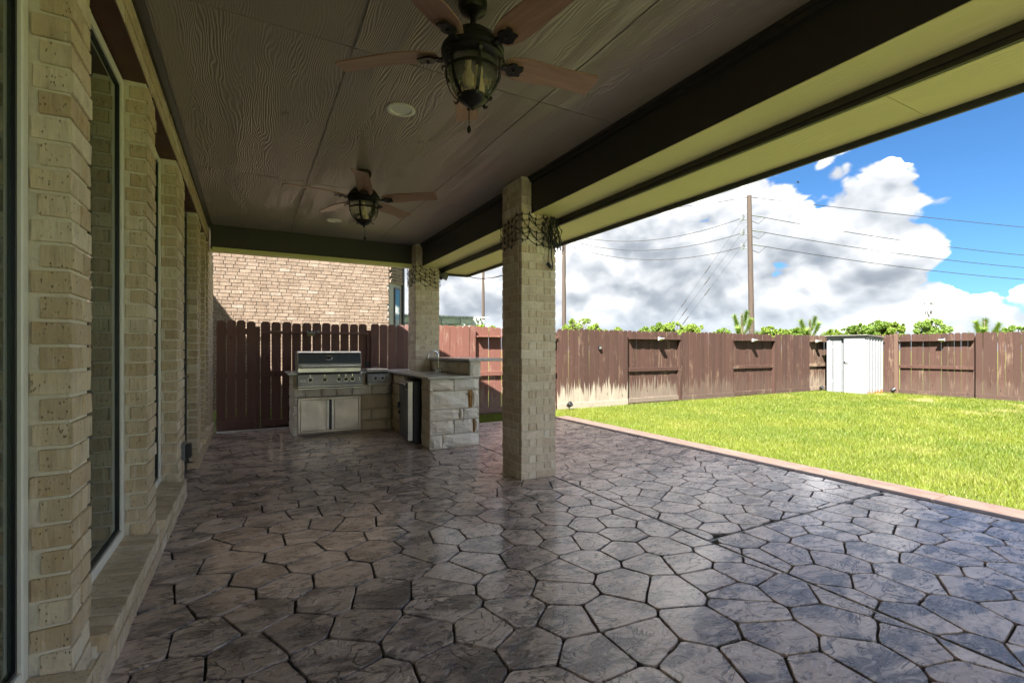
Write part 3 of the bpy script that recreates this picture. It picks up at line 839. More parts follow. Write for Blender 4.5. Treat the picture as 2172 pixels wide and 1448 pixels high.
stones('y', 7.600, .545, 1.97, [(.56, .715, (.12, .27, .42, .58, .78))], depth=.03, rough=.007)
stones('y', 7.600, 1.495, 1.97, [(0, .165, (.85,)), (.165, .335, (.34,)), (.335, .56, ())], depth=.03, mat='limestone_buff', rough=.005)
stones('y', 7.600, .545, 1.97, [(.715, .884, (.05, .67, .72, .955))], depth=.028, mat='limestone_buff', rough=.004)
stones('x', 2.515, 5.83, 7.345, [(.916, 1.098, (.2, .5))], depth=.03, mat='limestone_buff', rough=.006)     # under the bar top
obj('stone', stone_mesh(.145, .05, .20, '-y', rk, .012), 'limestone', kcore, (2.588, 5.765, .996))
ct = MB().prism([(.475, 7.565), (1.930, 7.565), (1.930, 5.705), (2.512, 5.705), (2.512, 7.60), (2.66, 7.60), (2.66, 8.34), (.475, 8.34)], 2, .886, .917)
ctop = ct.build('countertop', 'countertop_stone', kit, bevel=.004)
MB().box(2.475, 3.12, 5.700, 7.348, 1.101, 1.136).build('bar_top', 'countertop_stone', kit, bevel=.005)
sk = MB().box(2.06, 2.40, 6.30, 6.80, .918, .923).build('sink', 'stainless', kit, bevel=.002)
MB().box(2.09, 2.36, 6.34, 6.76, .9232, .9242).build('basin', 'panel_steel', sk)
adf = MB()
for (x0, x1, z0, z1) in ((.612, .640, .035, .548), (1.462, 1.492, .035, .548), (.640, 1.462, .518, .548), (.640, 1.462, .035, .062)):
    adf.box(x0, x1, 7.585, 7.612, z0, z1)
adf.box(.640, 1.462, 7.606, 7.613, .062, .518)
fr = adf.build('door_frame', 'door_steel', kit, bevel=.003)
MB().box(.645, .985, 7.588, 7.604, .066, .514).build('cabinet_door', 'door_steel', fr, bevel=.003)
MB().box(1.115, 1.457, 7.588, 7.604, .066, .514).build('cabinet_door', 'door_steel', fr, bevel=.003)
for x in (1.005, 1.072): MB().box(x, x+.03, 7.579, 7.604, .066, .514).build('door_handle', 'stainless', fr, bevel=.006)
MB().box(1.037, 1.070, 7.598, 7.6055, .066, .514).build('door_gap', 'black_plastic', fr)

# gas grill ------------------------------------------------------------------
gr = thing('gas_grill', (1.05, 7.55, .70), 'wide built-in stainless gas grill with closed hood and five knobs', 'grill')
MB().prism([(7.470, .735), (7.495, .895), (7.560, .925), (7.640, .925), (7.640, .735)], 0, .597, 1.503).build('control_panel', 'panel_steel', gr, bevel=.004)
MB().box(.60, 1.50, 7.452, 7.635, .715, .733).box(.60, 1.50, 7.474, 7.600, .683, .700).build('drip_tray', 'stainless', gr, bevel=.004)
MB().box(.61, 1.49, 7.50, 7.60, .700, .715).build('tray_gap', 'black_plastic', gr)
MB().box(.607, 1.493, 7.56, 8.06, .919, .985).build('firebox', 'stainless', gr, bevel=.004)
MB().prism([(7.545, .988), (7.535, 1.045), (7.57, 1.050), (7.60, .990)], 0, .612, 1.488).build('hood_lip', 'stainless', gr, bevel=.004)
hood = MB().prism([(7.555, 1.052), (7.600, 1.195), (7.640, 1.222), (7.98, 1.222), (8.05, 1.15), (8.06, .99), (7.60, .99)], 0, .612, 1.488).build('hood', 'hood_steel', gr, bevel=.006)
for x in (.604, 1.488): MB().prism([(7.550, 1.0), (7.590, 1.198), (7.636, 1.230), (7.985, 1.230), (8.058, 1.155), (8.066, .992), (7.60, .992)], 0, x, x+.012).build('hood_end', 'stainless', gr, bevel=.004)
MB().prism([(7.604, 1.203), (7.640, 1.2235), (7.98, 1.2235), (7.98, 1.231), (7.634, 1.231), (7.600, 1.209)], 0, .617, 1.487).build('hood_cap', 'stainless', gr, bevel=.003)
bar = MB().tube([(.66, 7.500, 1.012), (1.44, 7.500, 1.012)], .014, 12)
for x in (.70, 1.40): bar.tube([(x, 7.50, 1.012), (x, 7.56, 1.022)], .009, 8)
bar.build('handle', 'chrome', gr, smooth=True)
ga = MB(); cz, cy_ = 1.13, 7.575
sl_ = Vector((0, -.952, .305))
def disc_pts(rx, rz, h, n=28):
    u_ = Vector((1, 0, 0)); w_ = Vector((0, .305, .952))
    return [Vector((1.03, cy_, cz))+u_*rx*math.cos(2*math.pi*k/n)+w_*rz*math.sin(2*math.pi*k/n)+sl_*h for k in range(n)]
def bezel(parts):
    m_ = MB(); rings = [disc_pts(*p) for p in parts]; n = len(rings[0])
    v = [q for r_ in rings for q in r_]
    m_.add(v, [(i*n+k, i*n+(k+1) % n, (i+1)*n+(k+1) % n, (i+1)*n+k) for i in range(len(rings)-1) for k in range(n)]+[tuple((len(rings)-1)*n+k for k in range(n))]); return m_
tg = bezel([(.052, .030, -.01), (.052, .030, .014), (.042, .023, .018), (.036, .018, .010)]).build('temperature_gauge', 'chrome', gr, smooth=True)
bezel([(.035, .017, .0105), (.034, .016, .0115)]).build('dial', 'knob_black', tg)
pn = Vector((0, -.988, .154))
def knob(x, zc, parent, yc=None, r=.028):
    yb = 7.470+.025*(zc-.735)/.16 if yc is None else yc
    c0 = Vector((x, yb, zc))
    b = MB().tube([c0-pn*.004, c0+pn*.006], r*1.28, 20).build('knob', 'chrome', parent, smooth=True)
    MB().tube([c0+pn*.006, c0+pn*.024, c0+pn*.030], [r, r*.9, r*.75], 18).build('grip', 'knob_black', b, smooth=True)
for x in (.765, .962, 1.160, 1.258, 1.352): knob(x, .815, gr)
for x in (.765, .962, 1.160, 1.258, 1.352): MB().box(x-.004, x+.004, 7.485, 7.4935, .865, .889).build('index_mark', 'chrome', gr)
for z in (.80, .83): MB().tube([(1.453, 7.470, z), (1.453, 7.482, z)], .006, 8).build('button', 'chrome', gr)
def text_mesh(txt, size):
    cu = bpy.data.curves.new('lettering', 'FONT'); cu.body = txt; cu.size = size; cu.extrude = .0008; cu.align_x = 'CENTER'; cu.align_y = 'CENTER'; cu.shear = .25
    o = bpy.data.objects.new('tmp', cu); col.objects.link(o); dg = bpy.context.evaluated_depsgraph_get()
    me = bpy.data.meshes.new_from_object(o.evaluated_get(dg)); bpy.data.objects.remove(o); me.name = 'lettering'; return me
obj('lettering', text_mesh('RCS', .044), 'emblem_white', gr, (.662, 7.4775, .802), (R(81), 0, 0))

sb = thing('side_burner', (1.74, 7.5, .70), 'small two-knob side burner with steel lid beside the grill', 'side burner')
MB().prism([(7.470, .742), (7.495, .880), (7.540, .915), (7.640, .915), (7.640, .742)], 0, 1.572, 1.912).build('control_panel', 'panel_steel', sb, bevel=.004)
MB().box(1.575, 1.909, 7.455, 7.635, .722, .740).build('drip_tray', 'stainless', sb, bevel=.004)
lid = MB().prism([(7.525, .930), (7.545, .955), (7.98, .955), (8.0, .930)], 0, 1.582, 1.902).build('lid', 'stainless', sb, bevel=.006)
MB().box(1.577, 1.907, 7.515, 8.01, .9175, .929).build('rim', 'stainless', sb, bevel=.002)
MB().tube([(1.70, 7.72, .955), (1.71, 7.71, .985), (1.76, 7.71, .985), (1.77, 7.72, .955)], .006, 8).build('handle', 'chrome', lid, smooth=True)
for x in (1.690, 1.800): knob(x, .815, sb, r=.027)

# refrigerator -----------------------------------------------------------------
fg = thing('refrigerator', (2.105, 6.475, 0), 'compact black refrigerator with a steel door, standing ajar from its niche', 'refrigerator', rz=R(-3))
def fpart(mb, name, mat, parent, bevel=.004, smooth=False):
    return obj(name, mb.mesh(name, smooth, bevel), mat, parent, WL[parent])
WLf = WL[fg]
fpart(MB().box(-.19, .26, -.25, .25, .02, .83), 'cabinet', 'black_plastic', fg, .008)
fpart(MB().box(-.15, .22, -.22, .22, .0, .02), 'feet', 'black_plastic', fg, 0)
fd = fpart(MB().box(-.262, -.194, -.252, .252, .045, .828), 'door', 'fridge_steel', fg, .008)
fpart(MB().box(-.258, -.198, -.2575, -.2525, .05, .825), 'door_edge', 'stainless', fd, 0)
fpart(MB().prism([(-.300, .775), (-.300, .795), (-.2625, .822), (-.2625, .790)], 1, -.24, .24), 'handle', 'black_plastic', fd, .004)
fpart(MB().tube([(-.298, -.24, .796), (-.298, .24, .796)], .008, 8), 'handle_bar', 'stainless', fd, 0, True)
fpart(MB().box(-.2645, -.2622, -.215, -.155, .715, .727), 'emblem', 'emblem_white', fd, 0)
fpart(MB().box(-.292, -.2622, .205, .248, .44, .52).box(-.285, -.2622, .21, .242, .36, .40), 'latch', 'black_plastic', fd, .006)

fa = thing('faucet', (2.43, 6.72, .918), 'chrome gooseneck bar faucet at the kitchen sink', 'faucet')
MB().box(2.40, 2.46, 6.60, 6.84, .918, .930).build('deck_plate', 'chrome', fa, bevel=.006)
pts = [(2.43, 6.72, .93), (2.43, 6.72, 1.16)]+[(2.43-.075+.075*math.cos(R(a_)), 6.72, 1.16+.075*math.sin(R(a_))) for a_ in range(15, 190, 14)]+[(2.278, 6.72, 1.125)]
MB().tube(pts, .012, 12).build('spout', 'chrome', fa, smooth=True)
MB().lathe([(.026, .928), (.026, .95), (.018, .965), (.018, .985), (.014, 1.0)], 16, 2.43, 6.72).build('body', 'chrome', fa, smooth=True)
for dy in (-.085, .085):
    MB().tube([(2.43, 6.72+dy, .928), (2.43, 6.72+dy, .975)], .017, 12).tube([(2.43, 6.72+dy, .972), (2.43, 6.72+dy*1.75, .995)], [.011, .007], 8).build('tap_handle', 'chrome', fa, smooth=True)

# ------------------------------------------------------------------ ceiling fans
def blade_mesh():
    """scimitar blade along +X, from the hub outwards"""
    st = [(.170, -.030, .052), (.20, -.052, .066), (.26, -.066, .078), (.34, -.070, .076), (.44, -.072, .062), (.54, -.082, .046), (.62, -.098, .036), (.668, -.108, .036), (.690, -.095, .020)]
    pt = R(-12); v = []; n = len(st)
    for x, a, b in st:
        for k in range(5):
            y = a+(b-a)*k/4
            zz = .012*math.sin((x-.17)*5.5)
            for t in (.0035, -.0035): v.append((x, y*math.cos(pt), y*math.sin(pt)+t+zz))
    f = []
    for i in range(n-1):
        for k in range(4):
            a = i*10+k*2; b = a+10
            f += [(a, a+2, b+2, b), (a+1, b+1, b+3, a+3)]
        f += [(i*10, i*10+10, i*10+11, i*10+1), (i*10+8, i*10+9, i*10+19, i*10+18)]
    f += [tuple([0, 1, 3, 5, 7, 9, 8, 6, 4, 2]), tuple((n-1)*10+q for q in (0, 2, 4, 6, 8, 9, 7, 5, 3, 1))]
    return MB().add(v, f)
def make_fan(loc, rz, label):
    """origin at the ceiling"""
    f = thing('ceiling_fan', loc, label, 'ceiling fan', 'lantern fans hung from the patio ceiling', rz)
    O = WL[f]
    def P(mb, name, mat, parent=f, smooth=True, bevel=0, rot=None):
        o = obj(name, mb.mesh(name, smooth, bevel), mat, parent, WL[parent], rot); WL[o] = WL[parent].copy(); return o
    P(MB().lathe([(.068, -.001), (.070, -.03), (.060, -.055), (.030, -.072), (.018, -.075)], 24), 'canopy', 'bronze')
    P(MB().lathe([(.014, -.07), (.014, -.13), (.026, -.135), (.030, -.15)], 16), 'downrod', 'bronze')
    P(MB().lathe([(.030, -.140), (.050, -.150), (.085, -.165), (.115, -.190), (.135, -.222), (.139, -.236), (.150, -.242), (.150, -.262), (.143, -.268), (.145, -.285), (.132, -.300), (.112, -.306)], 36), 'motor_housing', 'bronze')
    gl = P(MB().lathe([(.112, -.300), (.118, -.325), (.119, -.345), (.113, -.385), (.098, -.425), (.080, -.455), (.062, -.470)], 32, cap=False), 'lantern_glass', 'lantern_glass')
    for k in range(2):
        a = k*math.pi+.6
        P(MB().lathe([(.010, -.31), (.012, -.35), (.022, -.375), (.026, -.40), (.018, -.425), (.004, -.432)], 12, .035*math.cos(a), .035*math.sin(a)), 'bulb', 'bulb', gl)
    P(MB().lathe([(.068, -.462), (.072, -.470), (.066, -.480), (.052, -.492), (.026, -.506), (.010, -.512), (.008, -.522), (.002, -.526)], 24), 'finial', 'bronze')
    for k in range(6):
        a = R(60*k+20); ca, sa = math.cos(a), math.sin(a)
        prof = [(.150, -.318), (.155, -.306), (.148, -.296), (.136, -.300), (.131, -.318), (.131, -.345), (.127, -.385), (.112, -.425), (.090, -.456), (.074, -.470), (.078, -.484), (.090, -.484), (.093, -.474)]
        P(MB().strip([(r_*ca, r_*sa, z) for r_, z in prof], .016, .004, (-sa, ca, 0)), 'cage_strap', 'bronze', smooth=False)
    P(MB().lathe([(.131, -.348), (.135, -.348), (.135, -.362), (.131, -.362), (.131, -.348)], 36, cap=False), 'cage_ring', 'bronze')
    bz = -.258
    for k in range(5):
        a = 72*k
        b_ = blade_mesh()
        bl = P(MB().add([(x, y, z+bz) for x, y, z in b_.v], b_.f), 'blade', 'blade_wood', smooth=True, rot=(0, 0, R(a)))
        ir = MB()
        outl = [(.165, -.020), (.185, -.014), (.200, -.032), (.222, -.036), (.240, -.024), (.262, -.032), (.270, -.012), (.262, .008), (.270, .028), (.244, .034), (.222, .044), (.200, .038), (.186, .018), (.165, .020)]
        top_ = [(x, y, bz-.0125+.004+y*math.sin(R(-12))) for x, y in outl]; bot_ = [(x, y, z-.008) for x, y, z in top_]; n = len(outl)
        ir.add(top_+bot_, [tuple(range(n)), tuple(range(2*n-1, n-1, -1))]+[(i, (i+1) % n, n+(i+1) % n, n+i) for i in range(n)])
        ir.strip([(.130, 0, bz+.006), (.145, 0, bz-.012), (.160, 0, bz-.016), (.180, 0, bz-.013)], .03, .009, (0, 1, 0))
        ir.tube([(.222, 0, bz-.012), (.222, 0, bz-.024)], .008, 8)
        P(ir, 'blade_iron', 'bronze', bl, smooth=False)
    ch = MB().tube([(-.035, -.035, -.485), (-.035, -.035, -.62)], .0022, 6).lathe([(.002, -.62), (.007, -.628), (.0105, -.642), (.007, -.655), (.001, -.658)], 12, -.035, -.035)
    P(ch, 'pull_chain', 'bronze')
    return f
make_fan((.94, 2.117, CZ), R(0), 'bronze lantern ceiling fan hung between the front recessed light and the house windows')
make_fan((.94, 4.63, CZ), R(43), 'bronze lantern ceiling fan hung in line with the near brick column, toward the grill')
def downlight(x, y, label):
    t = thing('recessed_light', (x, y, CZ), label, 'ceiling light', 'recessed lights in the patio ceiling')
    o = MB().lathe([(.066, CZ-.001), (.098, CZ-.001), (.100, CZ-.006), (.092, CZ-.010), (.072, CZ-.008), (.064, CZ+.004)], 36, x, y, cap=False).build('trim_ring', 'light_trim', t, smooth=True)
    MB().lathe([(.001, CZ-.0015), (.05, CZ-.002), (.070, CZ-.0012)], 32, x, y, cap=False).build('lens', 'light_lens', t, smooth=True)
downlight(.925, 3.315, 'round white recessed light in the ceiling between the two fans')
downlight(.95, 6.55, 'round white recessed light in the ceiling near the grill-end beam')

# ------------------------------------------------------------------ string-light nets, flood light, hanging cable
def net(loc_y, label, cx0, seed, bundle):
    rn = random.Random(seed); y0, y1, x0, x1 = loc_y, loc_y+.40, 2.28, 2.68
    t = thing('light_net', (2.48, loc_y+.2, 2.3), label, 'string lights', 'black light nets wrapped on the column tops')
    e = .012
    def P(s_, z):
        # s_ runs round the column: 0..4 along the house side, .4... along the front, .8.. along the yard side
        if s_ < .4: return Vector((x0-e, y1-s_, z))
        if s_ < .8: return Vector((x0+(s_-.4), y0-e, z))
        return Vector((x1+e, y0+(s_-.8), z))
    nu, nv = 15, 4; span = 1.2/nu
    g = {}
    for i in range(nu+1):
        for j in range(nv+1):
            g[i, j] = P(min(max(i*span+rn.uniform(-.014, .014), 0), 1.199), 2.555-j*.062-(.03 if i % 2 else 0)+rn.uniform(-.012, .012)-.02*math.sin(i*.9))
    wires, bulbs = MB(), MB()
    for i in range(nu):
        for j in range(nv+1):
            a = g[i, j]; b = g[i+1, j]
            m_ = (a+b)/2+Vector((0, 0, -.012)); 
            if (a-b).length < .2 and not (a.x != b.x and a.y != b.y and abs(a.x-b.x) > .02 and abs(a.y-b.y) > .02): wires.tube([a, m_, b], .0034, 5, False)
            else: wires.tube([a, P(.4 if i*span < .5 else .8, (a.z+b.z)/2), b], .0034, 5, False)
            if j < nv and (i+j) % 2 == 0:
                for dst in ((i+1, j+1),):
                    q = g[dst]
                    if (a-q).length < .2: wires.tube([a, (a+q)/2+Vector((0, 0, -.006)), q], .0034, 5, False)
            if j < nv and (i+j) % 2 == 1:
                q = g[i, j+1]; wires.tube([a, (a+q)/2+Vector((0, 0, .0)), q], .0034, 5, False)
            bulbs.tube([a+Vector((0, 0, .016)), a-Vector((0, 0, .018))], [.0065, .005], 6)
    if bundle:
        for k in range(16):
            xx = x1-.10+rn.uniform(-.03, .06); p = [Vector((xx, y0-.02-rn.uniform(0, .03), 2.555))]
            for s_ in range(4): p.append(p[-1]+Vector((rn.uniform(-.045, .05), rn.uniform(-.012, .006), -rn.uniform(.05, .09))))
            wires.tube(p, .0036, 5, False)
            for q in p[1:]: bulbs.tube([q+Vector((0, 0, .016)), q-Vector((0, 0, .016))], [.0065, .005], 6)
        for k in range(3):
            c0 = Vector((x1+.01, y0-.02, 2.30)); wires.tube([c0+Vector((.055*math.cos(q*.7+k), -.01*k, .075*math.sin(q*.7+k)-.02*k)) for q in range(9)], .0034, 5, False)
        wires.tube([(2.615, y0-.028, 2.50), (2.60, y0-.03, 2.30), (2.61, y0-.03, 2.15), (2.625, y0-.03, 2.06), (2.61, y0-.03, 2.035), (2.59, y0-.035, 2.065)], .006, 6)
        wires.tube([(2.58, y0-.028, 2.48), (2.575, y0-.03, 2.22), (2.565, y0-.03, 2.10)], .0036, 6)
        MB().tube([(2.595, y0-.04, 2.055), (2.555, y0-.04, 2.10)], .017, 8).build('plug', 'black_plastic', t)
    wires.build('wire', 'wire_black', t); tag(bulbs.build('bulbs', 'wire_black', t), kind='stuff')
net(4.0, 'tangled black light net with a dangling plug on the standalone column', 0, 3, True)
net(7.35, 'black light net wrapped round the column above the kitchen counter', 0, 8, False)
fl = thing('flood_light', (2.70, 7.42, 2.50), 'twin-head security flood light with motion sensor on the kitchen column', 'flood light')
MB().box(2.683, 2.705, 7.37, 7.47, 2.42, 2.52).build('mount', 'insulator', fl, bevel=.006)
for dy, dx in ((-.03, .06), (.05, .09)):
    h = MB().tube([(2.70, 7.42+dy*.5, 2.48), (2.74+dx*.3, 7.42+dy, 2.47)], .012, 8).tube([(2.73, 7.42+dy, 2.475), (2.76+dx, 7.40+dy*1.2, 2.435)], [.034, .050], 14).build('lamp_head', 'solar_case', fl, smooth=True)
MB().tube([(2.70, 7.40, 2.44), (2.73, 7.385, 2.39)], [.02, .024], 10).build('sensor', 'black_plastic', fl, smooth=True)
cab = [Vector((3.10, 7.30, SZ-.03)).lerp(Vector((3.20, 5.1, SZ-.037)), k/10)-Vector((0, 0, .16*(1-(k/5-1)**2))) for k in range(11)]
cab = [Vector((2.70, 7.43, 2.44)), Vector((2.86, 7.40, 2.465))]+cab
tag(MB().tube(cab, .007, 6).build('cable', 'wire_black', None, origin=cab[0]), 'black cable sagging along the eave from the flood light', 'cable')

# ------------------------------------------------------------------ fences
PW = .138                                                      # picket width
def picket_mesh(h, mat, var, w=PW):
    k = ('picket', round(h, 2), mat, var, round(w, 3))
    if k not in _bc:
        rn = random.Random(var+3)
        c = .026; t = .016; j = [rn.uniform(-.002, .002) for _ in range(8)]
        o = [(-w/2+j[0], 0), (w/2+j[1], 0), (w/2+j[2], h*.5), (w/2+j[3], h-c*1.3), (w/2-c, h), (-w/2+c, h), (-w/2+j[4], h-c*1.3), (-w/2+j[5], h*.5)]
        me = MB().prism(o, 1, -t/2, t/2).mesh('picket', bevel=.0018); me.materials.append(M[mat]); _bc[k] = me
    return _bc[k]
def run(fence, axis, fixed, a, b, front, mat, base, top, sgn=1, gap=.007, wear=0.0, rails=True, rail_mat=None, railz=((1.535, .03, .105), (.76, .09, .04), (.015, .11, .04)), skip=()):
    """one bay between a and b. front: boards on our side; otherwise rails face us. sgn: our side lies at -sgn of the fence line"""
    rn = random.Random(int(a*100)+7); n = max(1, round((b-a)/(PW+gap))); st = (b-a)/n
    off = -.045 if front else .030
    for i in range(n):
        if i in skip: continue
        p = a+(i+.5)*st; h = top-base+rn.uniform(-.012, .008)
        me = picket_mesh(h, mat, rn.randrange(6), st-gap)
        d = off+rn.uniform(-.003, .003)
        loc = (p, fixed+d*sgn, base) if axis == 'x' else (fixed+d*sgn, p, base)
        o = obj('picket', me, None, fence, loc, (rn.uniform(-.004, .004), rn.uniform(-.004, .004), (0 if axis == 'x' else R(90))))
        o['wear'] = wear*rn.uniform(.75, 1.0)
    if rails:
        for z, hh, dp in railz:
            r0 = -.02 if not front else -.035+.0
            r1 = .0205 if not front else -.002
            if not front: r0 = r1-dp-.001
            m_ = MB()
            if front:
                if z > .1: continue
                r0, r1, zz, h2 = -.070, -.0545, base-.005, .14
            else: zz, h2 = base+z, hh
            lo, hi = sorted((fixed+r0*sgn, fixed+r1*sgn))
            if axis == 'x': m_.box(a+.006, b-.006, lo, hi, zz, zz+h2)
            else: m_.box(lo, hi, a+.006, b-.006, zz, zz+h2)
            o = m_.build('rail' if z > .1 else 'kick_board', rail_mat or mat, fence, bevel=.003, origin=(a, fixed, base) if axis == 'x' else (fixed, a, base))
            o['wear'] = wear*.9
        kb = MB()
        if not front:
            lo, hi = sorted((fixed+.008*sgn, fixed+.024*sgn))
            if axis == 'x': kb.box(a+.008, b-.008, fixed-.012*sgn, fixed+.0205*sgn, base-.05, base+.012)
            else: kb.box(*sorted((fixed-.012*sgn, fixed+.0205*sgn)), a+.008, b-.008, base-.05, base+.012)
            kb.build('rot_board', 'post_wood', fence, origin=(a, fixed, base) if axis == 'x' else (fixed, a, base))
def post(fence, x, y, base, top, mat='fence_wood', s=.045):
    o = MB().box(x-s, x+s, y-s, y+s, base-.1, top).build('post', mat, fence, bevel=.004, origin=(x, y, base)); o['wear'] = .0
FY, FX, FT = 8.75, 16.9, 1.715
# side yard gate and the dark fence next to the house
gf = thing('side_fence', (0, FY, GZ), 'short dark brown fence panel between the house wall and the gate', 'fence')
run(gf, 'x', FY, -.46, .085, True, 'gate_wood', .0, FT, gap=.013)
for xx in (-.40, .10): post(gf, xx, FY+.03, 0, 1.62, 'gate_wood')
for z in (.10, .80, 1.50): MB().box(-.46, .09, FY-.034, FY-.002, z, z+.09).build('rail', 'gate_wood', gf)
gt = thing('gate', (1.0, FY, GZ), 'dark brown plank side gate with daylight between its boards', 'gate')
run(gt, 'x', FY, .150, 1.84, False, 'gate_wood', .02, FT-.01, gap=.016, railz=((1.50, .035, .09), (.80, .09, .035), (.005, .10, .035)))
MB().box(1.80, 1.86, FY-.04, FY+.02, .95, 1.05).build('latch', 'black_plastic', gt)
kf = thing('side_fence', (2.4, FY, GZ), 'reddish brown dog-eared fence panel behind the kitchen column', 'fence')
run(kf, 'x', FY, 1.88, 2.95, True, 'gate_wood', .0, FT, gap=.008)
run(kf, 'x', FY, 2.96, 3.93, True, 'red_fence_wood', -.02, FT+.01, gap=.004)
for xx in (1.87, 2.95): post(kf, xx, FY+.03, 0, 1.60, 'gate_wood')
bf = thing('back_fence', (9, FY, GZ), 'long weathered brown fence along the lawn, panels alternating front and back', 'fence')
run(bf, 'x', FY, 3.95, 5.86, False, 'red_fence_wood', GZ+.03, FT, wear=.25)
run(bf, 'x', FY, 5.87, 7.87, True, 'fence_wood', GZ+.01, FT, wear=.85, gap=.007)
run(bf, 'x', FY, 7.93, 9.62, False, 'fence_wood', GZ+.03, FT, wear=.35)
run(bf, 'x', FY, 9.66, 11.68, True, 'fence_wood', GZ+.01, FT, wear=.12)
run(bf, 'x', FY, 11.74, 13.50, False, 'fence_wood', GZ+.03, FT, wear=.05)
run(bf, 'x', FY, 13.56, 15.28, True, 'fence_wood', GZ+.01, FT, wear=.05)
run(bf, 'x', FY, 15.32, 16.83, False, 'post_wood', GZ+.03, FT, wear=.3)
for xx in (3.945, 5.88, 7.885, 9.64, 11.70, 13.53, 15.30): post(bf, xx, FY-.02 if xx in (9.64, 13.53) else FY+.075, GZ, FT-.08)
rfn = thing('boundary_fence', (FX, 3, GZ), 'weathered brown fence beside the shed, closing the far side of the lawn', 'fence')
run(rfn, 'y', FX, 5.34, 7.02, False, 'fence_wood', GZ+.02, FT, wear=.05)
run(rfn, 'y', FX, 7.13, 8.70, True, 'fence_wood', GZ+.01, FT, wear=.05)
run(rfn, 'y', FX, 3.30, 5.30, True, 'fence_wood', GZ+.01, FT-.005, wear=.05)
run(rfn, 'y', FX, 1.55, 3.26, False, 'fence_wood', GZ+.02, FT, wear=.05)
run(rfn, 'y', FX, -.4, 1.51, True, 'fence_wood', GZ+.01, FT, wear=.05)
for yy in (5.32, 3.28, 1.53): post(rfn, FX+.075, yy, GZ, FT-.08)
post(rfn, FX-.03, 7.075, GZ, FT+.02, 'post_wood', .05); post(rfn, FX+.05, 8.74, GZ, FT)

def solar(x, y, z, rz, label):
    t = thing('solar_light', (x, y, z), label, 'solar light', 'solar lights on the fence rails', rz)
    def P(mb, name, mat, bevel=.002): return obj(name, mb.mesh(name, False, bevel), mat, t, WL[t])
    P(MB().prism([(-.085, -.010), (-.085, .012), (.02, .045), (.02, -.055)], 0, -.06, .06), 'case', 'solar_case')
    P(MB().add([(-.052, -.0855+.008, .0175), (.052, -.0855+.008, .0175), (.052, .012, .0455), (-.052, .012, .0455)], [(0, 1, 2, 3)]), 'panel', 'solar_panel', 0)
    P(MB().add([(-.045, -.075, -.0185), (.045, -.075, -.0185), (.045, -.005, -.0485), (-.045, -.005, -.0485)], [(3, 2, 1, 0)]), 'lens', 'lens_amber', 0)
solar(.894, 8.655, 1.535, 0, 'small solar light clipped to the top rail of the dark gate')
solar(8.87, 8.645, 1.53, 0, 'small solar light on the recessed fence bay next to the bleached panel')
solar(12.48, 8.645, 1.53, 0, 'small solar light on the fence bay second from the bleached panel')
solar(15.60, 8.645, 1.53, 0, 'small solar light on the fence bay partly covered by the shed')
solar(FX-.10, 5.98, 1.53, R(-90), 'small solar light on the fence bay right beside the shed corner post')
pl = thing('fence_spotlight', (1.01, 8.66, 1.545), 'small grey sensor lamp beside the gate solar light', 'lamp')
MB().box(.985, 1.035, 8.625, 8.665, 1.535, 1.575).build('case', 'insulator', pl, bevel=.004); MB().box(.99, 1.03, 8.61, 8.6245, 1.54, 1.57).build('lens', 'solar_case', pl)
w1 = thing('wall_light', (7.0, 8.69, 1.30), 'small tilted black light screwed to the bleached fence panel', 'lamp')
MB().prism([(8.635, 1.325), (8.64, 1.35), (8.695, 1.335), (8.695, 1.28), (8.648, 1.27)], 0, 6.97, 7.035).build('case', 'black_plastic', w1, bevel=.004)
MB().prism([(8.632, 1.326), (8.6345, 1.326), (8.647, 1.274), (8.6445, 1.273)], 0, 6.977, 7.028).build('lens', 'solar_case', w1)
def spot(x, y, label, rz):
    t = thing('ground_spotlight', (x, y, GZ), label, 'spotlight', 'ground spotlights along the fence', rz)
    def P(mb, name, mat): return obj(name, mb.mesh(name, True), mat, t, WL[t])
    P(MB().tube([(0, 0, -.03), (0, 0, .09)], [.006, .012], 8), 'stake', 'black_plastic')
    P(MB().tube([(0, -.05, .11), (0, -.02, .115), (0, .05, .155)], [.03, .052, .06], 14), 'head', 'black_plastic')
    P(MB().tube([(0, .049, .1555), (0, .053, .158)], [.054, .05], 14), 'lens', 'knob_black')
spot(6.05, 8.52, 'black ground spotlight at the foot of the bleached fence panel', R(200))
spot(15.66, 8.56, 'black ground spotlight between the fence and the shed', R(160)); spot(16.70, 7.10, 'black ground spotlight at the shed corner post', R(235))

# ------------------------------------------------------------------ shed
sx0, sx1, sy0, sy1 = 15.78, 16.72, 7.36, 8.46
sh = thing('garden_shed', (16.2, 7.9, GZ), 'small white metal garden shed in the fence corner, one door swung half open', 'shed')
SH0, SH1 = 1.66, 1.60
def ribbed(p0, p1, z0, z1a, z1b, nout, ribs, name):
    """upright ribbed sheet from p0 to p1; top slopes from z1a to z1b"""
    p0, p1 = Vector(p0), Vector(p1); L = (p1-p0).length; t = (p1-p0)/L; o = Vector(nout)
    prof = [(0, 0)]
    for r in ribs: prof += [(r-.03, 0), (r-.018, .018), (r+.018, .018), (r+.03, 0)]
    prof.append((L, 0)); v = []
    for s_, h in prof:
        q = p0+t*s_+o*h; z1 = z1a+(z1b-z1a)*s_/L
        v += [(q.x, q.y, z0), (q.x, q.y, z1), (q.x-o.x*.004, q.y-o.y*.004, z0), (q.x-o.x*.004, q.y-o.y*.004, z1)]
    n = len(prof); f = []
    for i in range(n-1): a = i*4; b = a+4; f += [(a, b, b+1, a+1), (a+2, a+3, b+3, b+2), (a+1, b+1, b+3, a+3), (a, a+2, b+2, b)]
    return MB().add(v, f).build(name, 'shed_metal', sh, origin=(p0.x, p0.y, GZ))
z0 = GZ+.01
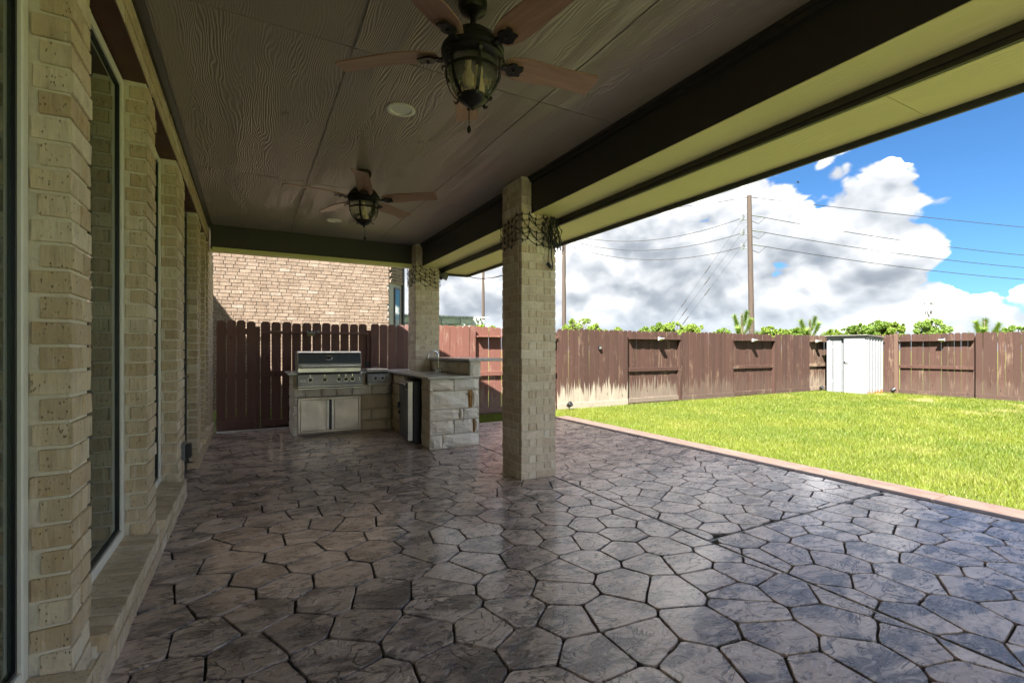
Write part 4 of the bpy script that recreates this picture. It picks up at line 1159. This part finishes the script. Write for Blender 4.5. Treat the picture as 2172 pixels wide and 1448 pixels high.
o = ribbed((sx0, sy0), (sx1, sy0), z0, SH0, SH1, (0, -1), [.10, .26, .42, .58, .74, .88], 'side_wall'); o['wear'] = 1.0
ribbed((sx1, sy1), (sx0, sy1), z0, SH1, SH0, (0, 1), [.2, .4, .6, .8], 'side_wall')
ribbed((sx1, sy0), (sx1, sy1), z0, SH1, SH1, (1, 0), [.2, .5, .8], 'back_wall')
ribbed((sx0, sy1), (sx0, sy1-.17), z0, SH0-.03, SH0-.03, (-1, 0), [.075], 'front_wall')
MB().box(sx0-.006, sx0+.02, sy0, sy1, SH0-.06, SH0).build('door_header', 'shed_metal', sh)
MB().box(sx0-.02, sx0+.03, sy0-.012, sy0+.03, z0, SH0-.02).build('corner_trim', 'shed_metal', sh, bevel=.004)
MB().box(sx0+.045, sx0+.05, sy0+.03, sy1-.16, z0, SH0-.03).build('dark_interior', 'insulator', sh)
dl = MB().box(sx0+.002, sx0+.028, 8.045, 8.275, z0, SH0-.065).build('door', 'shed_metal', sh, bevel=.003)
for z in (.25, 1.30): MB().box(sx0-.006, sx0+.0015, 8.262, 8.286, z, z+.09).build('hinge', 'insulator', dl)
dr = MB().box(sx0-.034, sx0-.012, sy0+.035, 7.955, z0+.005, SH0-.02).build('door', 'shed_door_paint', sh, bevel=.004)
MB().box(sx0-.046, sx0-.0345, 7.84, 7.945, .84, .862).build('door_handle', 'black_plastic', dr, bevel=.004)
MB().box(sx0-.05, sx0-.0345, 7.91, 7.945, .875, .905).build('lock', 'black_plastic', dr, bevel=.004)
MB().prism([(sx0-.10, SH0+.012), (sx1+.03, SH1+.012), (sx1+.03, SH1+.034), (sx0-.10, SH0+.036)], 1, sy0-.06, sy1+.05).build('roof', 'shed_roof_metal', sh, bevel=.004)

# ------------------------------------------------------------------ neighbour's house, seen over the gate
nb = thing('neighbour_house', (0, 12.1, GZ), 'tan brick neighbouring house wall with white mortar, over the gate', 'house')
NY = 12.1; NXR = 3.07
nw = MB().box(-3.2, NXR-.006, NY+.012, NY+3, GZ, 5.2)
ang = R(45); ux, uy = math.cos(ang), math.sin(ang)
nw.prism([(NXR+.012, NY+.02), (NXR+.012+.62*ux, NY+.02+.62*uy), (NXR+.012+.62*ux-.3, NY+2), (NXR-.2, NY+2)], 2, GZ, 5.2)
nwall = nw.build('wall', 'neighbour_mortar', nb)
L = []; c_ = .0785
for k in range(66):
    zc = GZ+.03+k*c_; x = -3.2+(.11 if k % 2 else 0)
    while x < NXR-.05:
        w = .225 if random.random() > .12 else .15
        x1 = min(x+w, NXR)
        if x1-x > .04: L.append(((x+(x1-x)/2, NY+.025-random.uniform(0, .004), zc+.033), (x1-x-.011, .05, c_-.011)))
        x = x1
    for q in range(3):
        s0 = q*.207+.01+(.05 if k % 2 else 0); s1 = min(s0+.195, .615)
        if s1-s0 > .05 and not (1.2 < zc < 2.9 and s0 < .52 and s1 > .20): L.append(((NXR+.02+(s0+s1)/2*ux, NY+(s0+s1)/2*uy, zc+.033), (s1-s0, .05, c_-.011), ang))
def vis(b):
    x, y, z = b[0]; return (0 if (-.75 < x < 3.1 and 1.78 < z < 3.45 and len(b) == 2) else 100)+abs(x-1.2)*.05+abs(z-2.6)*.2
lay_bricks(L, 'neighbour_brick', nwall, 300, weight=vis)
wc = Vector((NXR+.012+.36*ux, NY-.005+.36*uy, 0))
def slab(s0, s1, d0, d1, z0, z1, name, mat, parent):
    nx, ny = uy, -ux; b0 = Vector((NXR+.012, NY+.02))
    pp = [b0+Vector((ux, uy))*s_+Vector((nx, ny))*d for s_, d in ((s0, d0), (s1, d0), (s1, d1), (s0, d1))]
    return MB().prism([tuple(p) for p in pp], 2, z0, z1).build(name, mat, parent)
nwin = slab(.22, .50, .0, .03, 1.25, 2.85, 'window', 'dark_trim', nb)
slab(.25, .47, .0305, .034, 1.30, 2.80, 'pane', 'window_glass', nwin)
slab(.60, .66, .01, .07, GZ, 5.1, 'downspout', 'dark_trim', nb)
MB().prism([(-3.6, 5.22), (4.2, 5.22), (.3, 7.4)], 1, NY-.45, NY+6).build('roof', 'shingle', nb)

pg = thing('pergola', (5.5, 14.4, GZ), 'grey-green slatted pergola roof behind the reddish fence', 'pergola')
PZ = 2.29
for i in range(30): MB().box(2.6+i*.132, 2.6+i*.132+.035, 13.9, 16.2, PZ-.075, PZ).build('slat', 'pergola_paint', pg)
for y in (14.0, 15.0, 16.0): MB().box(2.4, 6.62, y, y+.05, PZ-.22, PZ-.0752).build('rafter', 'pergola_paint', pg)
MB().box(2.4, 6.72, 13.86, 13.90, PZ-.02, PZ+.012).build('edge_board', 'pergola_paint', pg)
for i in range(6): MB().box(3.3+i*.62, 3.36+i*.62, 13.905, 16.1, PZ-.24, PZ-.08).build('joist', 'pergola_paint', pg)
for x, y in ((2.5, 14.02), (6.2, 14.02), (2.5, 16.02), (6.2, 16.02)): MB().box(x, x+.12, y-.06, y+.06, GZ-.1, PZ-.2).build('post', 'pergola_paint', pg)
pgw = MB().box(2.4, 6.05, 14.6, 14.7, GZ, 2.05).build('back_panel', 'teal_siding', pg)

# ------------------------------------------------------------------ power poles and lines
def pole(u_bot, u_top, v_top, d, r, label, name='utility_pole'):
    b = atD(u_bot, 742, d); b.z = GZ-.2; tp = atD(u_top, v_top, d)
    t = thing(name, (b.x, b.y, GZ), label, 'utility pole', 'wooden power poles beyond the fence')
    MB().tube([b, (b+tp)/2, tp], [r*1.12, r, r*.86], 14).build('shaft', 'pole_wood', t, smooth=True)
    return t, b, tp
P1, b1, t1 = pole(1596, 1589, 415, 30, .155, 'tall brown power pole with side insulators, wires leaving it both ways')
P2, b2, t2 = pole(1196.5, 1196, 455, 38, .155, 'plain brown power pole seen between the brick column and the leafy shrubs')
P3, b3, t3 = pole(1025, 1025, 548, 52, .155, 'slim far power pole with a short arm, above the reddish fence')
MB().tube([t3+Vector((-.6, .2, -1.25)), t3+Vector((.1, 0, -1.25))], .06, 6).build('arm', 'insulator', P3)
P0b = Vector((b1.x+58, b1.y-14.5, GZ))
P0 = thing('utility_pole', P0b, 'power pole standing far down the line past the garden shed', 'utility pole', 'wooden power poles beyond the fence')
MB().tube([P0b, P0b+Vector((0, 0, 11.2))], [.17, .13], 12).build('shaft', 'pole_wood', P0, smooth=True)
def zat(v, d): return CAM_H+(742-v)/FPX*d
lv = [418, 456, 488, 518]
ax1 = lambda v: b1.lerp(t1, (zat(v, 30)-b1.z)/(t1.z-b1.z))
right = Vector((.97, -.242, 0)); left = (b2-b1); left.z = 0; left.normalize()
ins = MB()
names = ['topmost', 'second', 'third', 'lowest']
for i, v in enumerate(lv):
    a = ax1(v)+right*.16; b = Vector((P0b.x, P0b.y, zat(v, 30)))
    n = 30; sag = (.25, 1.0, 1.0, 1.0)[i]*1.35
    pts = [a.lerp(b, k/n)-Vector((0, 0, sag*4*(k/n)*(1-k/n))) for k in range(n+1)]
    tag(MB().tube(pts, .023, 5, False).build('power_line', 'wire_grey', None, origin=a), f'{names[i]} power line leaving the insulator pole toward the shed side', 'power line', 'power lines')
    if i:
        MB().tube([a, a+right*.85-Vector((0, 0, .05))], .045, 8).build('strain_insulator', 'insulator', P1, smooth=True)
        c = ax1(v+4)+left*.42; MB().tube([ax1(v+8), c-Vector((0, 0, .12))], .03, 6).box(c.x-.09, c.x+.09, c.y-.09, c.y+.09, c.z-.14, c.z+.22).build('post_insulator', 'insulator', P1)
        MB().tube([a+right*1.0-Vector((0, 0, .1)), a+right*.5-Vector((0, 0, .5)), ax1(v+12)+right*.1], .018, 5).build('jumper_wire', 'wire_grey', P1)
    else: c = ax1(v)
    zt = zat((472, 492, 503, 514)[i] if i else 440, 38); e = Vector((b2.x, b2.y, zt if i else zat(452, 38)))+left*.3
    s2 = 1.05 if i else .3
    pts = [c.lerp(e, k/20)-Vector((0, 0, s2*4*(k/20)*(1-k/20))) for k in range(21)]
    tag(MB().tube(pts, .023, 5, False).build('power_line', 'wire_grey', None, origin=c), f'{names[i]} power line running from the insulator pole to the plain pole', 'power line', 'power lines')
MB().tube([ax1(440)+left*.55, ax1(522)+left*.55], .012, 5).build('conduit', 'insulator', P1)
for k, (v0, u1) in enumerate(((445, 1350), (472, 1362), (500, 1374))):
    a = ax1(v0); g = atD(u1, 742, 31+k*.3); g.z = GZ
    m_ = MB().tube([a, g], .009, 5, False)
    for q in (.34, .55): c = a.lerp(g, q+k*.02); m_.tube([c, c+(g-a).normalized()*.55], .035, 6)
    tag(m_.build('guy_wire', 'wire_grey', None, origin=g), f'{("upper", "middle", "lower")[k]} guy wire slanting down from the insulator pole', 'guy wire', 'guy wires of the power pole')

tw = atD(1970.5, 742, 230)
tower = thing('cell_tower', (tw.x, tw.y, GZ), 'thin grey cell tower with two antenna rings behind the round pine', 'tower')
zt = zat(640, 230)
MB().tube([(tw.x, tw.y, GZ), (tw.x, tw.y, zt)], [.55, .32], 10).build('mast', 'mast_steel', tower)
for zc, rr, n in ((zt-1.0, 1.6, 9), (zt-5.2, 1.3, 9)):
    MB().lathe([(rr*.95, zc-.55), (rr, zc-.55), (rr, zc-.2), (rr*.95, zc-.2)], 16, tw.x, tw.y, cap=False).tube([(tw.x-rr, tw.y, zc-.4), (tw.x+rr, tw.y, zc-.4)], .1, 6).tube([(tw.x, tw.y-rr, zc-.4), (tw.x, tw.y+rr, zc-.4)], .1, 6).build('platform', 'dark_trim', tower)
    for k in range(n):
        a = 2*math.pi*k/n; x, y = tw.x+rr*1.05*math.cos(a), tw.y+rr*1.05*math.sin(a)
        MB().box(x-.18, x+.18, y-.18, y+.18, zc-.6, zc+1.0).build('antenna', 'antenna_white' if k % 3 else 'dark_trim', tower)

bd = atD(1693, 387, 60)
bird = MB()
bv = [(-.58, .03, .06), (-.36, -.05, .10), (-.12, -.06, .02), (0, -.10, 0), (.12, -.06, .02), (.36, -.05, .10), (.58, .03, .06), (.36, .07, .09), (.12, .08, .015), (0, .10, 0), (-.12, .08, .015), (-.36, .07, .09)]
bird.add([(x, y, z+.012) for x, y, z in bv]+[(x, y, z-.012) for x, y, z in bv], [tuple(range(12)), tuple(range(23, 11, -1))]+[(i, (i+1) % 12, 12+(i+1) % 12, 12+i) for i in range(12)])
bird.tube([(0, -.22, .0), (0, -.17, .005), (0, -.08, 0), (0, .10, 0), (0, .20, 0), (0, .28, .0)], [.012, .03, .06, .055, .03, .05], 8)
tag(obj('bird', bird.mesh('bird'), 'feather', None, bd, (R(12), R(-4), R(25))), 'dark bird soaring with spread wings among the clouds', 'bird')

# ------------------------------------------------------------------ trees beyond the fence
def leaf_cloud(rn, lobes, count, size, squash=.8):
    vs, fs = [], []
    tot = sum(l[3]**2 for l in lobes)
    for (cx, cy, cz, r) in lobes:
        for _ in range(int(count*r*r/tot)):
            while True:
                p = Vector((rn.uniform(-1, 1), rn.uniform(-1, 1), rn.uniform(-1, 1)))
                if .25 < p.length < 1: break
            p = p*(p.length**-.35); rr = r*(1+.25*mnoise.noise(p*2.2+Vector((cx, cy, cz))))
            q = Vector((cx+p.x*rr, cy+p.y*rr, cz+p.z*rr*squash))
            a = Vector((rn.uniform(-1, 1), rn.uniform(-1, 1), rn.uniform(-.6, .9))).normalized(); b = a.cross(Vector((rn.uniform(-1, 1), rn.uniform(-1, 1), rn.uniform(-1, 1)))).normalized()
            s_ = size*rn.uniform(.6, 1.3); i = len(vs)
            vs += [q-a*s_*.5, q+b*s_*.28, q+a*s_*.5, q-b*s_*.28]; fs.append((i, i+1, i+2, i+3))
    me = bpy.data.meshes.new('crown'); me.from_pydata([tuple(v) for v in vs], [], fs); return me
def trunk_mesh(rn, h, r, limbs):
    m_ = MB().tube([(0, 0, -.1), (r*.3, 0, h*.35), (-r*.2, r*.3, h*.7), (0, 0, h)], [r, r*.8, r*.55, r*.2], 8)
    for (x, y, z, q) in limbs: m_.tube([(0, 0, z*.55), (x*.5, y*.5, z*.8), (x, y, z)], [r*.4, r*.28, r*.1], 6)
    return m_.mesh('trunk', True)
def bush_tree(u, v, d, wpx, label, mat='leaf_light', seed=0, upright=1.0):
    """v: pixel of the top, wpx: crown width in photo pixels"""
    rn = random.Random(seed); b = atD(u, 742, d); top = zat(v, d)-GZ; w = wpx/FPX*d/2
    t = thing('tree', (b.x, b.y, GZ), label, 'tree', 'trees beyond the fence')
    r0 = max(w*.30, .22); lobes = []
    for k in range(22):
        a = rn.uniform(0, 6.28); q = math.sqrt(rn.random())*.85*w; f = 1-(q/w)**2
        z = top-r0*.8-rn.random()*min(top*.5, w*.9)*upright-(1-f)*w*.55
        lobes.append((math.cos(a)*q, math.sin(a)*q, z, r0*rn.uniform(.5, .95)))
    for k in range(9):                                          # leading shoots break the outline
        a = rn.uniform(0, 6.28); q = rn.random()*.7*w
        lobes.append((math.cos(a)*q, math.sin(a)*q, top-r0*.35-q*.42+rn.uniform(-.1, .05)*w, r0*rn.uniform(.25, .42)))
    obj('trunk', trunk_mesh(rn, top*.85, max(.06, top*.022), lobes), 'bark', t, (b.x, b.y, GZ))
    obj('crown', leaf_cloud(rn, lobes, 5200, max(.09, d*.0042), 1.05), mat, t, (b.x, b.y, GZ))
def pine(u, v, d, label, seed, spread=1.0, n=12, sub=False, hgt=2.6, size=.42):
    rn = random.Random(seed); b = atD(u, 742, d); top = zat(v, d)-GZ
    t = thing('pine_tree', (b.x, b.y, GZ), label, 'tree', 'young pines beyond the fence')
    vs, fs = [], []; br = MB().tube([(0, 0, -.1), (0, 0, top*.5), (0, 0, top)], [.09, .07, .02], 8)
    def needles(p0, p1, cnt, ln):
        ax = (p1-p0).normalized()
        for _ in range(cnt):
            k = rn.random(); q = p0.lerp(p1, k)
            o = Vector((rn.uniform(-1, 1), rn.uniform(-1, 1), rn.uniform(-1, 1))).cross(ax).normalized()
            dr_ = (ax*.75+o*.8).normalized(); s_ = o.cross(ax)*ln*.028; i = len(vs)
            vs.extend([q-s_, q+s_, q+dr_*ln*rn.uniform(.7, 1.2)]); fs.append((i, i+1, i+2))
    needles(Vector((0, 0, top-1.0)), Vector((0, 0, top-.12)), 420, size*.75)
    for k in range(n):
        a = k*2.4+rn.uniform(-.3, .3); q = k/n; z = top-.35-q*hgt; L_ = (.5+.95*q**.6)*spread*rn.uniform(.85, 1.15)
        p0 = Vector((0, 0, z-.25)); p1 = Vector((math.cos(a)*L_*.6, math.sin(a)*L_*.6, z-.02)); p2 = Vector((math.cos(a)*L_, math.sin(a)*L_, z+.38*(1-q*.3)))
        br.tube([p0, p1, p2], [.035, .025, .012], 5); needles(p1, p2, 460, size*.85); needles(p0.lerp(p1, .3), p1, 170, size*.75)
        if sub:
            for s_ in range(4):
                o = Vector((rn.uniform(-1, 1), rn.uniform(-1, 1), rn.uniform(-.1, 1))).normalized()*.5*spread; c = p1.lerp(p2, rn.random())
                br.tube([c, c+o], [.015, .008], 4); needles(c+o*.2, c+o, 150, size*.7)
    obj('trunk', br.mesh('trunk'), 'bark', t, (b.x, b.y, GZ))
    me = bpy.data.meshes.new('needles'); me.from_pydata([tuple(v) for v in vs], [], fs); obj('crown', me, 'needle', t, (b.x, b.y, GZ))
bush_tree(1225, 668, 22, 85, 'leafy yellow-green shrub beside the plain power pole', seed=1)
bush_tree(1262, 683, 24, 60, 'low green shrub behind the bleached fence panel', seed=2)
bush_tree(1310, 694, 26, 44, 'wispy low shrub just clearing the bleached fence panel', seed=3)
bush_tree(1368, 692, 30, 30, 'tiny bush top just clearing the fence near the guy wires', 'leaf_mid', seed=4)
bush_tree(1398, 684, 30, 44, 'narrow green tree behind the first recessed fence bay', 'leaf_mid', seed=5)
bush_tree(1430, 680, 29, 62, 'bushy green tree where the guy wires come down', seed=6)
bush_tree(1472, 684, 30, 56, 'rounded green tree next to the bushy one by the guy wires', seed=7)
bush_tree(1532, 694, 34, 42, 'small grey-green bush top between the guy wires and the insulator pole', 'leaf_mid', seed=8)
pine(1574, 664, 19, 'young pine sapling right beside the insulator pole', 9, .42, 8, hgt=1.2, size=.26)
bush_tree(1634, 690, 34, 44, 'yellow-green tree just past the insulator pole', seed=10)
bush_tree(1662, 695, 36, 38, 'low yellow-green tree between the insulator pole and the bushy pine', seed=11)
bush_tree(1690, 693, 36, 32, 'small green tree against the bushy pine sapling', 'leaf_mid', seed=12)
pine(1718, 676, 21, 'young pine sapling with upswept arms above the last front fence panel', 13, .5, 8, hgt=1.0, size=.27)
bush_tree(1768, 697, 38, 40, 'low green tree left of the shed roof edge, behind the fence', seed=14)
bush_tree(1800, 692, 38, 36, 'small dark green tree right over the shed roof', 'leaf_mid', seed=15)
bush_tree(1826, 684, 36, 44, 'dark green tree over the shed door', 'leaf_mid', seed=16)
bush_tree(1862, 677, 34, 60, 'tallest dark green tree over the shed roof corner', 'leaf_mid', seed=17)
bush_tree(1900, 682, 33, 50, 'leafy green tree above the shed corner post', seed=18)
bush_tree(1975, 672, 24, 66, 'round full pine crown in front of the cell tower', 'needle', seed=19)
pine(2088, 680, 20, 'spiky palm-like young pine above the far side fence', 20, .45, 9, hgt=.8, size=.28)
bush_tree(2150, 688, 30, 54, 'dark rounded tree at the end of the far side fence', 'leaf_mid', seed=21)
bush_tree(1018, 688, 34, 24, 'yellow-green bush at the foot of the far pole, beyond the pergola', seed=22)
bush_tree(1045, 690, 36, 26, 'pale green bush beside the far pole, near the brick column', seed=23)
# off-frame shrubs whose shadow falls on the far end of the side fence
sb_ = thing('shrub', (15.6, 3.2, GZ), 'leafy garden shrub casting its shadow on the far side fence', 'shrub')
rn = random.Random(4); lb = [(0, 0, .45, .32), (.15, -.2, .35, .3), (-.2, .1, .3, .28)]
obj('stem', trunk_mesh(rn, .5, .03, lb), 'bark', sb_, (15.6, 3.2, GZ)); obj('crown', leaf_cloud(rn, lb, 700, .09), 'leaf_mid', sb_, (15.6, 3.2, GZ))

# ------------------------------------------------------------------ grass on the lawn
def grass():
    rg = np.random.default_rng(3); parts = []
    def zone(n, x0, x1, y0, y1, h, w):
        x = rg.uniform(x0, x1, n); y = rg.uniform(y0, y1, n); parts.append((x, y, np.full(n, h)*rg.uniform(.55, 1.25, n), np.full(n, w)))
    zone(90000, 5.29, 8.0, .5, 8.68, .046, .0062)
    zone(75000, 8.0, 12.0, 1.5, 8.68, .052, .0085)
    zone(62000, 12.0, 16.84, 2.2, 8.68, .060, .0115)
    zone(16000, 5.29, 12, -3, 1.0, .05, .008)
    zone(22000, 2.64, 5.29, 7.565, 8.68, .05, .0065)
    zone(9000, -.4, 2.7, 8.80, 12.0, .06, .010)
    x, y, h, w = (np.concatenate(c) for c in zip(*parts)); n = len(x)
    a = rg.uniform(0, 2*np.pi, n); ln = rg.uniform(.15, .75, n)*h; la = rg.uniform(0, 2*np.pi, n)
    v = np.empty((n, 3, 3), np.float32)
    dx, dy = np.cos(a)*w/2, np.sin(a)*w/2
    v[:, 0] = np.stack([x-dx, y-dy, np.full(n, GZ)], 1); v[:, 1] = np.stack([x+dx, y+dy, np.full(n, GZ)], 1)
    v[:, 2] = np.stack([x+np.cos(la)*ln, y+np.sin(la)*ln, GZ+h], 1)
    me = bpy.data.meshes.new('grass'); me.vertices.add(3*n); me.vertices.foreach_set('co', v.ravel())
    me.loops.add(3*n); me.loops.foreach_set('vertex_index', np.arange(3*n, dtype=np.int32))
    me.polygons.add(n); me.polygons.foreach_set('loop_start', np.arange(0, 3*n, 3, dtype=np.int32))
    me.update(calc_edges=True); me.validate()
    tag(obj('grass', me, 'grass_blade'), 'short sunlit lawn grass inside the fenced yard', 'grass', kind='stuff')
grass()
for o in bpy.data.objects:
    if o.type == 'MESH' and o.get('kind') == 'structure' and 'label' in o: del o['label']
